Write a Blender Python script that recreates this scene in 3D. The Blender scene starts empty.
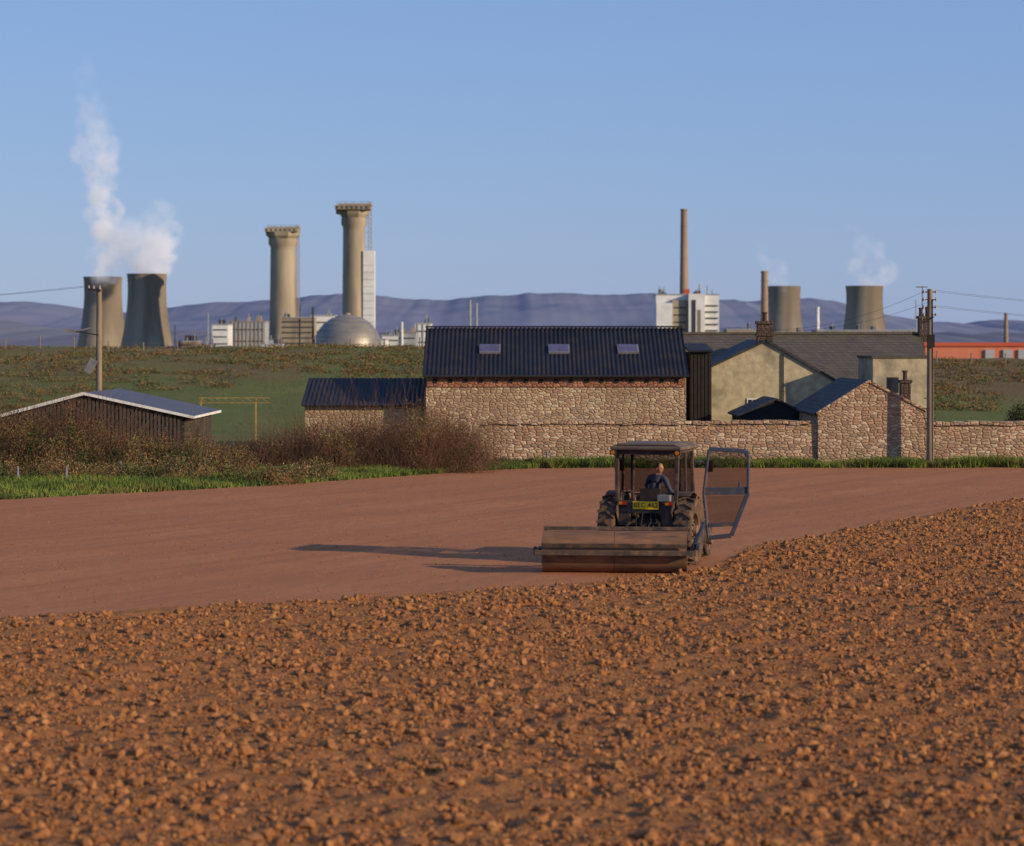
import bpy, math, random
import numpy as np
from mathutils import Vector, Matrix, Euler
random.seed(7); rng=np.random.default_rng(11)
scene=bpy.context.scene
F=2600.0; H=4.8; HY=345.0
def X(px,Y): return (px-512.0)*Y/F
def Z(py,Y): return H-(py-HY)*Y/F
# ------------------------------------------------------------ materials
def newmat(name):
    m=bpy.data.materials.new(name); m.use_nodes=True
    nt=m.node_tree; b=nt.nodes['Principled BSDF']
    b.inputs['Specular IOR Level'].default_value=0.25
    return m,nt,b
def N(nt,t,**k):
    n=nt.nodes.new(t)
    for a,v in k.items(): setattr(n,a,v)
    return n
def mix(nt,fac,a,b):
    n=nt.nodes.new('ShaderNodeMix'); n.data_type='RGBA'
    for sock,val in ((n.inputs[0],fac),(n.inputs[6],a),(n.inputs[7],b)):
        if isinstance(val,bpy.types.NodeSocket): nt.links.new(val,sock)
        elif isinstance(val,(tuple,list)): sock.default_value=(*val[:3],1)
        else: sock.default_value=val
    return n.outputs[2]
def rampfac(nt,src,a,b):
    n=nt.nodes.new('ShaderNodeMapRange'); n.inputs[1].default_value=a; n.inputs[2].default_value=b
    nt.links.new(src,n.inputs[0]); return n.outputs[0]
def coords(nt,stretch=(1,1,1)):
    tc=N(nt,'ShaderNodeTexCoord'); mp=N(nt,'ShaderNodeMapping'); mp.inputs['Scale'].default_value=stretch
    nt.links.new(tc.outputs['Object'],mp.inputs[0]); return mp.outputs[0]
def noise(nt,vec,scale,detail=5,rough=.55):
    n=N(nt,'ShaderNodeTexNoise'); n.inputs['Scale'].default_value=scale; n.inputs['Detail'].default_value=detail
    n.inputs['Roughness'].default_value=rough
    nt.links.new(vec,n.inputs['Vector']); return n.outputs[0]
def M(name,c1,c2=None,scale=3,rough=.85,bump=0,metal=0,stretch=(1,1,1),c3=None,s3=.4,lo=.35,hi=.65,spec=.25,dist=.05):
    m,nt,b=newmat(name)
    v=coords(nt,stretch); n=noise(nt,v,scale)
    if c2 is None: c2=tuple(x*.7 for x in c1)
    col=mix(nt,rampfac(nt,n,lo,hi),c1,c2)
    if c3 is not None:
        n3=noise(nt,v,s3*scale,3); col=mix(nt,rampfac(nt,n3,.5,.7),col,c3)
    nt.links.new(col,b.inputs['Base Color'])
    b.inputs['Roughness'].default_value=rough; b.inputs['Metallic'].default_value=metal
    b.inputs['Specular IOR Level'].default_value=spec
    if bump:
        bp=N(nt,'ShaderNodeBump'); bp.inputs['Strength'].default_value=bump; bp.inputs['Distance'].default_value=dist
        nt.links.new(n,bp.inputs['Height']); nt.links.new(bp.outputs[0],b.inputs['Normal'])
    return m
def stone(name,cols,mortar,sx=3.2,sz=7.0,moss=None):
    m,nt,b=newmat(name)
    tc=N(nt,'ShaderNodeTexCoord'); sp=N(nt,'ShaderNodeSeparateXYZ'); nt.links.new(tc.outputs['Object'],sp.inputs[0])
    ad=N(nt,'ShaderNodeMath',operation='ADD'); nt.links.new(sp.outputs[0],ad.inputs[0]); nt.links.new(sp.outputs[1],ad.inputs[1])
    m1=N(nt,'ShaderNodeMath',operation='MULTIPLY'); m1.inputs[1].default_value=sx; nt.links.new(ad.outputs[0],m1.inputs[0])
    m2=N(nt,'ShaderNodeMath',operation='MULTIPLY'); m2.inputs[1].default_value=sz; nt.links.new(sp.outputs[2],m2.inputs[0])
    cb=N(nt,'ShaderNodeCombineXYZ'); nt.links.new(m1.outputs[0],cb.inputs[0]); nt.links.new(m2.outputs[0],cb.inputs[1])
    vo=N(nt,'ShaderNodeTexVoronoi',voronoi_dimensions='2D'); vo.inputs['Scale'].default_value=1; vo.inputs['Randomness'].default_value=.8
    nt.links.new(cb.outputs[0],vo.inputs['Vector'])
    ve=N(nt,'ShaderNodeTexVoronoi',voronoi_dimensions='2D',feature='DISTANCE_TO_EDGE'); ve.inputs['Scale'].default_value=1; ve.inputs['Randomness'].default_value=.8
    nt.links.new(cb.outputs[0],ve.inputs['Vector'])
    sc=N(nt,'ShaderNodeSeparateColor'); nt.links.new(vo.outputs['Color'],sc.inputs[0])
    cr=N(nt,'ShaderNodeValToRGB'); cr.color_ramp.interpolation='CONSTANT'
    e=cr.color_ramp.elements
    while len(e)<len(cols): e.new(.5)
    for i,c in enumerate(cols): e[i].position=i/len(cols); e[i].color=(*c,1)
    nt.links.new(sc.outputs[0],cr.inputs[0])
    nz=noise(nt,tc.outputs['Object'],.9,5)
    c=mix(nt,rampfac(nt,nz,.4,.75),cr.outputs[0],tuple(x*.72 for x in cols[0]))
    c=mix(nt,rampfac(nt,ve.outputs['Distance'],.09,.0),c,mortar)
    if moss:
        n2=noise(nt,tc.outputs['Object'],.8,5,.7); c=mix(nt,rampfac(nt,n2,.52,.72),c,moss)
    nt.links.new(c,b.inputs['Base Color']); b.inputs['Roughness'].default_value=.95
    bp=N(nt,'ShaderNodeBump'); bp.inputs['Strength'].default_value=.8; bp.inputs['Distance'].default_value=.04
    mr=rampfac(nt,ve.outputs['Distance'],0,.2)
    ad2=N(nt,'ShaderNodeMath',operation='ADD'); nt.links.new(mr,ad2.inputs[0]); nt.links.new(noise(nt,tc.outputs['Object'],14,3),ad2.inputs[1])
    nt.links.new(ad2.outputs[0],bp.inputs['Height']); nt.links.new(bp.outputs[0],b.inputs['Normal'])
    return m
def slate(name,c1,c2,lich=(.11,.09,.055)):
    m,nt,b=newmat(name)
    tc=N(nt,'ShaderNodeTexCoord'); sp=N(nt,'ShaderNodeSeparateXYZ'); nt.links.new(tc.outputs['Object'],sp.inputs[0])
    cb=N(nt,'ShaderNodeCombineXYZ'); ad=N(nt,'ShaderNodeMath',operation='ADD')
    nt.links.new(sp.outputs[0],ad.inputs[0]); nt.links.new(sp.outputs[1],ad.inputs[1])
    nt.links.new(ad.outputs[0],cb.inputs[0]); nt.links.new(sp.outputs[2],cb.inputs[1])
    br=N(nt,'ShaderNodeTexBrick'); br.inputs['Scale'].default_value=1; br.inputs['Brick Width'].default_value=.3; br.inputs['Row Height'].default_value=.13
    br.inputs['Mortar Size'].default_value=.012; br.inputs['Color1'].default_value=(*c1,1); br.inputs['Color2'].default_value=(*c2,1)
    br.inputs['Mortar'].default_value=(*[x*.4 for x in c1],1)
    nt.links.new(cb.outputs[0],br.inputs['Vector'])
    nz=noise(nt,tc.outputs['Object'],1.2,5)
    nt.links.new(mix(nt,rampfac(nt,nz,.45,.75),br.outputs[0],lich),b.inputs['Base Color']); b.inputs['Roughness'].default_value=.75
    return m
# ------------------------------------------------------------ mesh builder
class B:
    def __init__(s): s.v=[]; s.f=[]; s.m=[]
    def add(s,vs,fs,mi=0):
        o=len(s.v); s.v+= [tuple(v) for v in vs]; s.f+=[tuple(i+o for i in f) for f in fs]; s.m+=[mi]*len(fs); return s
    def box(s,x0,x1,y0,y1,z0,z1,mi=0):
        return s.add([(x0,y0,z0),(x1,y0,z0),(x1,y1,z0),(x0,y1,z0),(x0,y0,z1),(x1,y0,z1),(x1,y1,z1),(x0,y1,z1)],
          [(0,3,2,1),(4,5,6,7),(0,1,5,4),(1,2,6,5),(2,3,7,6),(3,0,4,7)],mi)
    def obox(s,c,size,rot,mi=0):
        hx,hy,hz=[a/2 for a in size]; R=rot if isinstance(rot,Matrix) else Euler(rot).to_matrix()
        vs=[Vector(c)+R@Vector(p) for p in [(-hx,-hy,-hz),(hx,-hy,-hz),(hx,hy,-hz),(-hx,hy,-hz),(-hx,-hy,hz),(hx,-hy,hz),(hx,hy,hz),(-hx,hy,hz)]]
        return s.add(vs,[(0,3,2,1),(4,5,6,7),(0,1,5,4),(1,2,6,5),(2,3,7,6),(3,0,4,7)],mi)
    def cyl(s,p0,p1,r0,r1=None,seg=12,mi=0,caps=True):
        if r1 is None: r1=r0
        p0=Vector(p0); p1=Vector(p1); d=(p1-p0).normalized()
        a=d.orthogonal().normalized(); b=d.cross(a)
        vs=[]
        for p,r in ((p0,r0),(p1,r1)):
            for i in range(seg):
                t=2*math.pi*i/seg; vs.append(p+a*math.cos(t)*r+b*math.sin(t)*r)
        fs=[(i,(i+1)%seg,seg+(i+1)%seg,seg+i) for i in range(seg)]
        if caps: fs+= [tuple(reversed(range(seg))),tuple(range(seg,2*seg))]
        return s.add(vs,fs,mi)
    def beam(s,p0,p1,w,h=None,mi=0):
        h=h or w; p0=Vector(p0); p1=Vector(p1); d=(p1-p0); L=d.length; d.normalize()
        up=Vector((0,0,1)) if abs(d.z)<.95 else Vector((0,1,0))
        x=d.cross(up).normalized(); z=x.cross(d).normalized()
        R=Matrix((x,d,z)).transposed()
        return s.obox((p0+p1)/2,(w,L,h),R,mi)
    def lathe(s,c,prof,seg=32,mi=0,axis='z',a0=0,a1=2*math.pi):
        full=abs(a1-a0-2*math.pi)<1e-6; n=seg if full else seg+1; vs=[]
        for r,z in prof:
            for i in range(n):
                t=a0+(a1-a0)*i/seg
                if axis=='z': vs.append((c[0]+r*math.cos(t),c[1]+r*math.sin(t),c[2]+z))
                else: vs.append((c[0]+z,c[1]+r*math.cos(t),c[2]+r*math.sin(t)))
        fs=[]
        for k in range(len(prof)-1):
            for i in range(seg):
                j=(i+1)%n; fs.append((k*n+i,k*n+j,(k+1)*n+j,(k+1)*n+i))
        return s.add(vs,fs,mi)
    def prism(s,poly,y0,y1,mi=0,axis='y'):
        n=len(poly)
        if axis=='y': vs=[(x,y0,z) for x,z in poly]+[(x,y1,z) for x,z in poly]
        else: vs=[(y0,x,z) for x,z in poly]+[(y1,x,z) for x,z in poly]
        fs=[tuple(range(n)),tuple(reversed(range(n,2*n)))]+[(i,n+i,n+(i+1)%n,(i+1)%n) for i in range(n)]
        return s.add(vs,fs,mi)
    def build(s,name,mats,parent=None,smooth=False,bevel=0,local=False,recenter=True):
        me=bpy.data.meshes.new(name); v=np.array(s.v,float)
        off=np.zeros(3)
        if parent is None and recenter:
            off=np.array([(v[:,0].min()+v[:,0].max())/2,(v[:,1].min()+v[:,1].max())/2,v[:,2].min()]); v=v-off
        me.from_pydata(v.tolist(),[],s.f)
        for m in (mats if isinstance(mats,(list,tuple)) else [mats]): me.materials.append(m)
        me.polygons.foreach_set('material_index',s.m)
        import bmesh
        bm=bmesh.new(); bm.from_mesh(me); bmesh.ops.recalc_face_normals(bm,faces=bm.faces); bm.to_mesh(me); bm.free()
        ob=bpy.data.objects.new(name,me); scene.collection.objects.link(ob); ob.location=off.tolist()
        if smooth:
            me.polygons.foreach_set('use_smooth',[True]*len(me.polygons))
            try: me.set_sharp_from_angle(angle=math.radians(35))
            except Exception: pass
        if bevel:
            bv=ob.modifiers.new('bevel','BEVEL'); bv.width=bevel; bv.segments=2; bv.limit_method='ANGLE'
        if parent:
            ob.parent=parent
            if not local: ob.matrix_parent_inverse=Matrix.Translation(-parent.location)
        return ob
def empty(name,loc=(0,0,0),rz=0):
    e=bpy.data.objects.new(name,None); e.location=loc; e.rotation_euler=(0,0,rz); scene.collection.objects.link(e); return e
def fastmesh(name,V,faces_n,idx,mats,mi=None,smooth=False,attrs=None):
    me=bpy.data.meshes.new(name); nv=len(V); nf=len(idx)//faces_n
    me.vertices.add(nv); me.vertices.foreach_set('co',V.astype(np.float32).ravel())
    me.loops.add(len(idx)); me.loops.foreach_set('vertex_index',idx.astype(np.int32))
    me.polygons.add(nf); me.polygons.foreach_set('loop_start',np.arange(nf,dtype=np.int32)*faces_n)
    try: me.polygons.foreach_set('loop_total',np.full(nf,faces_n,dtype=np.int32))
    except Exception: pass
    for m in mats: me.materials.append(m)
    if mi is not None: me.polygons.foreach_set('material_index',mi.astype(np.int32))
    me.polygons.foreach_set('use_smooth',np.full(nf,smooth))
    if attrs:
        for k,a in attrs.items():
            at=me.attributes.new(k,'FLOAT','POINT'); at.data.foreach_set('value',a.astype(np.float32))
    me.update(calc_edges=True); me.validate()
    ob=bpy.data.objects.new(name,me); scene.collection.objects.link(ob); return ob
TAB=rng.random((256,256))
def vn(x,y,s=0):
    x=np.asarray(x,float)+s*17.3; y=np.asarray(y,float)+s*9.1
    xi=np.floor(x).astype(int); yi=np.floor(y).astype(int); fx=x-xi; fy=y-yi
    fx=fx*fx*(3-2*fx); fy=fy*fy*(3-2*fy)
    a=TAB[xi&255,yi&255]; b=TAB[(xi+1)&255,yi&255]; c=TAB[xi&255,(yi+1)&255]; d=TAB[(xi+1)&255,(yi+1)&255]
    return (a*(1-fx)+b*fx)*(1-fy)+(c*(1-fx)+d*fx)*fy
def fbm(x,y,o=4,s=0):
    r=0;a=1;t=0
    for i in range(o): r=r+a*vn(x*2**i,y*2**i,s+i); t+=a; a*=.5
    return r/t
# ------------------------------------------------------------ world + sun
AZ=math.radians(118); EL=math.radians(17)
w=bpy.data.worlds.new('World'); scene.world=w; w.use_nodes=True
nt=w.node_tree; bg=nt.nodes['Background']
sky=nt.nodes.new('ShaderNodeTexSky'); sky.sky_type='NISHITA'; sky.sun_disc=False
sky.sun_elevation=EL; sky.sun_rotation=AZ; sky.air_density=1.0; sky.dust_density=.3; sky.ozone_density=3.0
sk=mix(nt,.62,sky.outputs[0],(1.75,2.85,6.1))
nt.links.new(sk,bg.inputs[0]); bg.inputs[1].default_value=.118
sd=Vector((math.cos(EL)*math.sin(AZ),math.cos(EL)*math.cos(AZ),math.sin(EL)))
L=bpy.data.lights.new('sun','SUN'); L.energy=5; L.angle=math.radians(.5); L.color=(1,.79,.53)
lo=bpy.data.objects.new('sun',L); scene.collection.objects.link(lo); lo.rotation_euler=sd.to_track_quat('Z','Y').to_euler(); lo.location=(60,-40,40)
# ------------------------------------------------------------ camera
cam=bpy.data.cameras.new('camera'); co=bpy.data.objects.new('camera',cam); scene.collection.objects.link(co)
co.location=(0,0,H); co.rotation_euler=(math.radians(90),0,0)
cam.sensor_width=36; cam.lens=F/1024*36; cam.shift_y=-(423-HY)/1024; cam.clip_end=60000; cam.clip_start=.5
cam.dof.use_dof=True; cam.dof.focus_distance=75; cam.dof.aperture_fstop=1.6
scene.camera=co
scene.view_settings.view_transform='Standard'; scene.view_settings.look='None'; scene.view_settings.exposure=0
# ------------------------------------------------------------ terrain
def fe(x): return np.interp(x,[-80,-17,-9.2,-1.2,1,20,80],[55,79.5,88,99.3,101.5,102,103])
def yb(x): return np.interp(x,[-32,-8.9,.5,3.4,4.4,5.6,16.2,30],[33,45.4,51.2,54.2,56.2,61.5,82,106])
def ss(t): t=np.clip(t,0,1); return t*t*(3-2*t)
def T(x,y):
    x=np.asarray(x,float); y=np.asarray(y,float)
    side=ss((x+6)/30)
    crest=4.35-1.05*side+.45*(fbm(x/14+3,y/60,3,2)-.5)
    up=ss((y-126-10*fbm(x/20,x*0,2,5))/66)
    down=ss((y-225)/160)
    z=.12*ss((y-fe(x))/3)+crest*up+(-3.2)*down+.7*(fbm(x/6,y/6,4,9)-.5)*ss((y-125)/20)*(1-down)
    z=np.where(y<fe(x),-.12,z)
    return z
tx=15*np.sinh(7.9*np.linspace(-1,1,321))
ty=np.concatenate([np.arange(-80,76,4),np.arange(76,108,.8),np.arange(108,240,1.4),240*1.035**np.arange(0,140)])
gx,gy=np.meshgrid(tx,ty); gz=T(gx,gy)
V=np.stack([gx,gy,gz],-1).reshape(-1,3); nx=len(tx); ny=len(ty)
ii=(np.arange(ny-1)[:,None]*nx+np.arange(nx-1)[None,:]).ravel()
idx=np.stack([ii,ii+1,ii+nx+1,ii+nx],-1).ravel()
m_ter,nt,b=newmat('grassland')
at=N(nt,'ShaderNodeAttribute',attribute_name='soil'); br=N(nt,'ShaderNodeAttribute',attribute_name='bracken')
v=coords(nt); n1=noise(nt,v,.35,7,.65); n2=noise(nt,v,5,6,.7)
g=mix(nt,rampfac(nt,n1,.35,.65),(.10,.145,.03),(.17,.165,.045)); g=mix(nt,rampfac(nt,n2,.45,.7),g,(.07,.085,.022))
bc=mix(nt,rampfac(nt,n2,.4,.6),(.22,.14,.06),(.11,.085,.033))
addn=N(nt,'ShaderNodeMath',operation='ADD'); nt.links.new(br.outputs['Fac'],addn.inputs[0])
n3=noise(nt,v,.16,8,.75); nt.links.new(n3,addn.inputs[1])
g=mix(nt,rampfac(nt,addn.outputs[0],.86,1.14),g,bc)
g=mix(nt,at.outputs['Fac'],g,(.33,.145,.062))
nt.links.new(g,b.inputs['Base Color']); b.inputs['Roughness'].default_value=1
bp=N(nt,'ShaderNodeBump'); bp.inputs['Distance'].default_value=.3; bp.inputs['Strength'].default_value=.8
nt.links.new(n2,bp.inputs['Height']); nt.links.new(bp.outputs[0],b.inputs['Normal'])
soil=(gy<fe(gx)).astype(float).ravel()
brk=(ss((gy-150)/25)*(.36+.30*(gx>20)-.14*(gx>-14)*(gx<5))*(gy<260)+ .2).ravel()
fastmesh('ground',V,4,idx,[m_ter],smooth=True,attrs={'soil':soil,'bracken':brk})
# ------------------------------------------------------------ field
sp_=.08
fx=np.arange(-33,33,sp_); fy=np.arange(15,104,sp_); gx,gy=np.meshgrid(fx,fy)
d=(yb(gx)-gy); till=ss((d+.5)/1.2+ (fbm(gx/1.3,gy/1.3,2,3)-.5)*1.0)
u=gx*.88-gy*.47
lum=fbm(gx*5.5,gy*5.5,3,1)
furrow=.016*np.sin(u*2*math.pi/.75+1.5*fbm(gx/3,gy/3,2,4))
z=till*((lum-.5)*.13+furrow+.06*(fbm(gx/2.,gy/2.,2,8)-.5)+.02)+(1-till)*((lum-.5)*.016+.007*np.sin(u*2*math.pi/3.2)+.02*(fbm(gx/1.6,gy/1.6,2,28)-.5))
z+=.06*(fbm(gx/9,gy/9,2,6)-.5)
z-=.1*ss((gy-fe(gx))/.8)
V=np.stack([gx,gy,z],-1).reshape(-1,3); nx=len(fx); ny=len(fy)
ii=(np.arange(ny-1)[:,None]*nx+np.arange(nx-1)[None,:]); keep=(gy<fe(gx)+1.2)[:-1,:-1]; ii=ii[keep]
idx=np.stack([ii,ii+1,ii+nx+1,ii+nx],-1).ravel()
m_soil,nt,b=newmat('soil')
at=N(nt,'ShaderNodeAttribute',attribute_name='till'); v=coords(nt)
n1=noise(nt,v,.25,4); n2=noise(nt,v,9,6,.65); n4=noise(nt,v,30,4,.7); n6=noise(nt,v,2.2,5,.7)
sm=mix(nt,rampfac(nt,n1,.35,.65),(.45,.195,.088),(.385,.16,.072)); sm=mix(nt,rampfac(nt,n4,.42,.72),sm,(.30,.12,.052)); sm=mix(nt,rampfac(nt,n6,.5,.75),sm,(.34,.14,.062))
mp=N(nt,'ShaderNodeMapping'); mp.inputs['Rotation'].default_value=(0,0,math.radians(28)); tc=N(nt,'ShaderNodeTexCoord'); nt.links.new(tc.outputs['Object'],mp.inputs[0])
mp2=N(nt,'ShaderNodeMapping'); mp2.inputs['Scale'].default_value=(1,.04,1); nt.links.new(mp.outputs[0],mp2.inputs[0])
n5=noise(nt,mp2.outputs[0],1.6,5,.75); sm=mix(nt,rampfac(nt,n5,.46,.64),sm,(.33,.135,.06))
ro=mix(nt,rampfac(nt,n2,.35,.65),(.31,.135,.05),(.20,.082,.032)); ro=mix(nt,rampfac(nt,n4,.5,.7),ro,(.38,.175,.07))
nt.links.new(mix(nt,at.outputs['Fac'],sm,ro),b.inputs['Base Color']); b.inputs['Roughness'].default_value=1; b.inputs['Specular IOR Level'].default_value=.1
mxn=N(nt,'ShaderNodeMath',operation='MAXIMUM'); nt.links.new(at.outputs['Fac'],mxn.inputs[0]); mxn.inputs[1].default_value=.35
bp=N(nt,'ShaderNodeBump'); bp.inputs['Distance'].default_value=.03; nt.links.new(mxn.outputs[0],bp.inputs['Strength'])
nt.links.new(n2,bp.inputs['Height']); nt.links.new(bp.outputs[0],b.inputs['Normal'])
fastmesh('ploughed_field',V,4,idx,[m_soil],smooth=True,attrs={'till':till.ravel()})
phi=(1+5**.5)/2
ico=np.array([(-1,phi,0),(1,phi,0),(-1,-phi,0),(1,-phi,0),(0,-1,phi),(0,1,phi),(0,-1,-phi),(0,1,-phi),(phi,0,-1),(phi,0,1),(-phi,0,-1),(-phi,0,1)])/1.902
icf=np.array([(0,11,5),(0,5,1),(0,1,7),(0,7,10),(0,10,11),(1,5,9),(5,11,4),(11,10,2),(10,7,6),(7,1,8),(3,9,4),(3,4,2),(3,2,6),(3,6,8),(3,8,9),(4,9,5),(2,4,11),(6,2,10),(8,6,7),(9,8,1)])
NC=440000
cy=19+ (rng.random(NC)**1.3)*72; cx=(rng.random(NC)*2-1)*(.235*cy+2.5)
dd=yb(cx)-cy; patch=fbm(cx/1.1,cy/1.1,3,12)
k=(dd+ (patch-.5)*4>0)&(rng.random(NC)<.35+1.3*(patch-.2)) | ((rng.random(NC)<.06)&(cy<fe(cx)-1)&(dd<0))
cx=cx[k][:225000]; cy=cy[k][:225000]; dd=dd[k][:225000]; n=len(cx)
r=.009*(1-rng.random(n))**(-.47); r=np.clip(r*(.75+.012*cy),0,.078); r=np.where(dd<0,np.minimum(r*.55,.02),r)
sc=r[:,None]*(.65+.7*rng.random((n,3))); sc[:,2]*=.8
P=ico[None]*(1+.55*(rng.random((n,12,1))-.5))*sc[:,None,:]
th=rng.random(n)*6.28; c_,s_=np.cos(th)[:,None],np.sin(th)[:,None]
P=np.stack([P[...,0]*c_-P[...,1]*s_,P[...,0]*s_+P[...,1]*c_,P[...,2]],-1)
zi=z[np.clip(((cy-15)/sp_).astype(int),0,len(fy)-1),np.clip(((cx+33)/sp_).astype(int),0,len(fx)-1)]
P+=np.stack([cx,cy,zi+sc[:,2]*.25],-1)[:,None,:]
idx=(icf.ravel()[None]+12*np.arange(n)[:,None]).ravel()
m_clod=M('clod_soil',(.30,.13,.05),(.20,.083,.033),scale=2.2,rough=1,c3=(.38,.18,.075),s3=3,spec=.1)
fastmesh('soil_clods',P.reshape(-1,3),3,idx,[m_clod])
# ------------------------------------------------------------ vegetation
def leafmass(name,blobs,n,size,mats,wts,stems=0,stemmat=None,shell=.5,seed=1,stemlen=1.0,stemr=.008,elong=1.0):
    r=np.random.default_rng(seed); bl=np.array(blobs,float)
    vol=(bl[:,3]*bl[:,4]*bl[:,5])**(2/3.); pi=r.choice(len(bl),n,p=vol/vol.sum()); q=bl[pi]
    dv=r.normal(size=(n,3)); dv/=np.linalg.norm(dv,axis=1)[:,None]; dv[:,2]=np.abs(dv[:,2])*.9+ -.15*r.random(n)
    rad=(shell+(1-shell)*r.random(n))*(.75+.5*fbm(q[:,0]*3+dv[:,0]*2.5,q[:,1]+dv[:,2]*2.5+dv[:,1],3,seed))
    c=q[:,:3]+dv*q[:,3:6]*rad[:,None]
    a=r.normal(size=(n,3)); a/=np.linalg.norm(a,axis=1)[:,None]; b2=np.cross(a,r.normal(size=(n,3))); b2/=np.linalg.norm(b2,axis=1)[:,None]
    s=(size*(.5+r.random(n)))[:,None]
    a=a*s*elong; b2=b2*s*.6
    P=np.stack([c-a,c+b2*.8,c+a,c-b2*.8],1)
    clump=fbm(c[:,0]*1.1,c[:,2]*1.8+c[:,1]*.6,3,seed+3)
    mi=np.searchsorted(np.cumsum(wts)/np.sum(wts),np.clip(clump*1.5-.25+.35*(r.random(n)-.5),0,.999))
    V=P.reshape(-1,3); idx=np.arange(4*n)
    if stems:
        pj=r.choice(len(bl),stems,p=vol/vol.sum()); q=bl[pj]
        base=q[:,:3]+np.stack([(r.random(stems)-.5)*q[:,3]*1.6,(r.random(stems)-.5)*q[:,4]*1.6,-q[:,5]*.2],-1)
        dr=r.normal(size=(stems,3))*.6; dr[:,2]=.9; dr/=np.linalg.norm(dr,axis=1)[:,None]
        Ls=(q[:,5]*(.6+.75*r.random(stems))*stemlen)[:,None]
        mid=base+dr*Ls*.55; bend=r.normal(size=(stems,3))*.5; bend[:,2]-=.25
        tip=mid+(dr+bend)*Ls*.5
        sx=np.array([stemr,0,0])
        S1=np.stack([base-sx,base+sx,mid+sx*.7,mid-sx*.7],1); S2=np.stack([mid-sx*.7,mid+sx*.7,tip+sx*.3,tip-sx*.3],1)
        V=np.concatenate([V,S1.reshape(-1,3),S2.reshape(-1,3)]); idx=np.arange(len(V)); mi=np.concatenate([mi,np.full(2*stems,len(mats))]); mats=list(mats)+[stemmat]
    return fastmesh(name,V,4,idx,mats,mi)
def leafmat(name,c):
    m,nt,b=newmat(name); v=coords(nt); n1=noise(nt,v,2.5,4)
    nt.links.new(mix(nt,rampfac(nt,n1,.35,.65),c,tuple(x*.6 for x in c)),b.inputs['Base Color']); b.inputs['Roughness'].default_value=.8
    return m
lm_dk=leafmat('leaf_dark',(.045,.052,.015)); lm_g=leafmat('leaf_green',(.10,.125,.028)); lm_y=leafmat('leaf_olive',(.16,.15,.04))
lm_br=leafmat('leaf_dry',(.22,.115,.05)); lm_rd=leafmat('bramble_red',(.14,.062,.033)); lm_tw=leafmat('twig',(.16,.085,.05)); lm_str=leafmat('dry_grass',(.33,.24,.10))
def hedge(px0,px1,ytop,Yf,Yb,n,seed,base=0.,wmul=1,hm=1.25):
    r=random.Random(seed); o=[]
    for i in range(n):
        t=(i+r.random())/n; px=px0+(px1-px0)*t; Y=Yf+(Yb-Yf)*r.random()
        top=Z(ytop(t)+r.uniform(-6,8),Y); hh=max(.35,top-base); o.append((X(px,Y),Y,base,(.4+.55*r.random())*wmul,.5+.4*r.random(),hh*hm))
    return o
def yt1(t): return np.interp(t,[0,.12,.25,.35,.45,.55,.68,.75,.85,.93,1],[446,436,430,418,424,412,420,408,412,424,440])
leafmass('bramble_thicket',hedge(225,478,yt1,97,101,64,3),110000,.030,[lm_dk,lm_rd,lm_br,lm_g,lm_str],[.20,.32,.30,.12,.06],stems=7000,stemmat=lm_tw,shell=.3,seed=5,stemlen=.95,stemr=.007)
def yt2(t): return np.interp(t,[0,.12,.22,.4,.6,.8,1],[412,408,418,424,432,434,444])
leafmass('hedge',hedge(-60,245,yt2,93,97.5,62,8),120000,.036,[lm_dk,lm_g,lm_br,lm_rd,lm_y],[.33,.16,.22,.12,.17],stems=3500,stemmat=lm_tw,shell=.35,seed=6)
leafmass('elder_bush',[(X(14,97),97,.4,1.3,1,2.3),(X(46,96.5),96.5,.3,1.1,1,2.7),(X(74,96.5),96.5,.3,.9,1,3.1),(X(98,97),97,.2,.7,.8,2.5),(X(-20,97),97,.3,1.3,1,2.2)],42000,.036,[lm_dk,lm_rd,lm_br,lm_y],[.32,.33,.2,.15],stems=2600,stemmat=lm_tw,seed=9,shell=.3,stemlen=.9)
leafmass('low_scrub',hedge(-60,330,lambda t:458+4*math.sin(t*17),89.5,95,64,13,hm=1.2),75000,.032,[lm_g,lm_br,lm_str,lm_dk,lm_y],[.26,.26,.10,.18,.2],stems=2000,stemmat=lm_str,shell=.4,seed=16,stemr=.005)
r=random.Random(4); bl=[]
for i in range(2400):
    Y=r.uniform(138,214); px=r.choice([r.uniform(-80,430),r.uniform(-80,430),r.uniform(925,1120)]); x=X(px,Y)
    if vn(x/8,Y/10,3)+.35*vn(x/2,Y/3,4)<.55+.1*(Y<160): continue
    s=r.uniform(.2,.85); bl.append((x,Y,float(T(x,Y))-.12,s*1.7,s*1.3,s*.75))
leafmass('bracken_bank',bl,150000,.06,[lm_dk,lm_y,lm_br,lm_g,lm_rd],[.18,.24,.3,.18,.1],seed=21,shell=.45)
leafmass('gorse_bush',[(X(1022,112),112,.8,.9,.8,1.7),(X(1040,112),112,.6,1.2,.8,2.0)],16000,.04,[lm_dk,lm_g],[.7,.3],seed=31)
NG=180000
gxx=rng.uniform(-24,26,NG); wdt=np.where(gxx<1,np.clip(np.interp(gxx,[-24,-9,-1.2,1],[19,9,2.4,1.3]),1,20),1.25)
tt=rng.random(NG); gyy=fe(gxx)+.0+tt*wdt-.25+.45*(fbm(gxx*1.5,gxx*0,2,40)-.5)
keepg=(rng.random(NG)<np.where(gxx<1,1,.6)); gxx=gxx[keepg]; gyy=gyy[keepg]; NG=len(gxx)
gh=(.05+.16*rng.random(NG))*(.35+1.4*fbm(gxx/1.2,gyy/1.2,3,30)); gh*=np.where(gxx>1,1.7,1)
wd=.014+.016*rng.random(NG); an=rng.random(NG)*3.14
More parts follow.
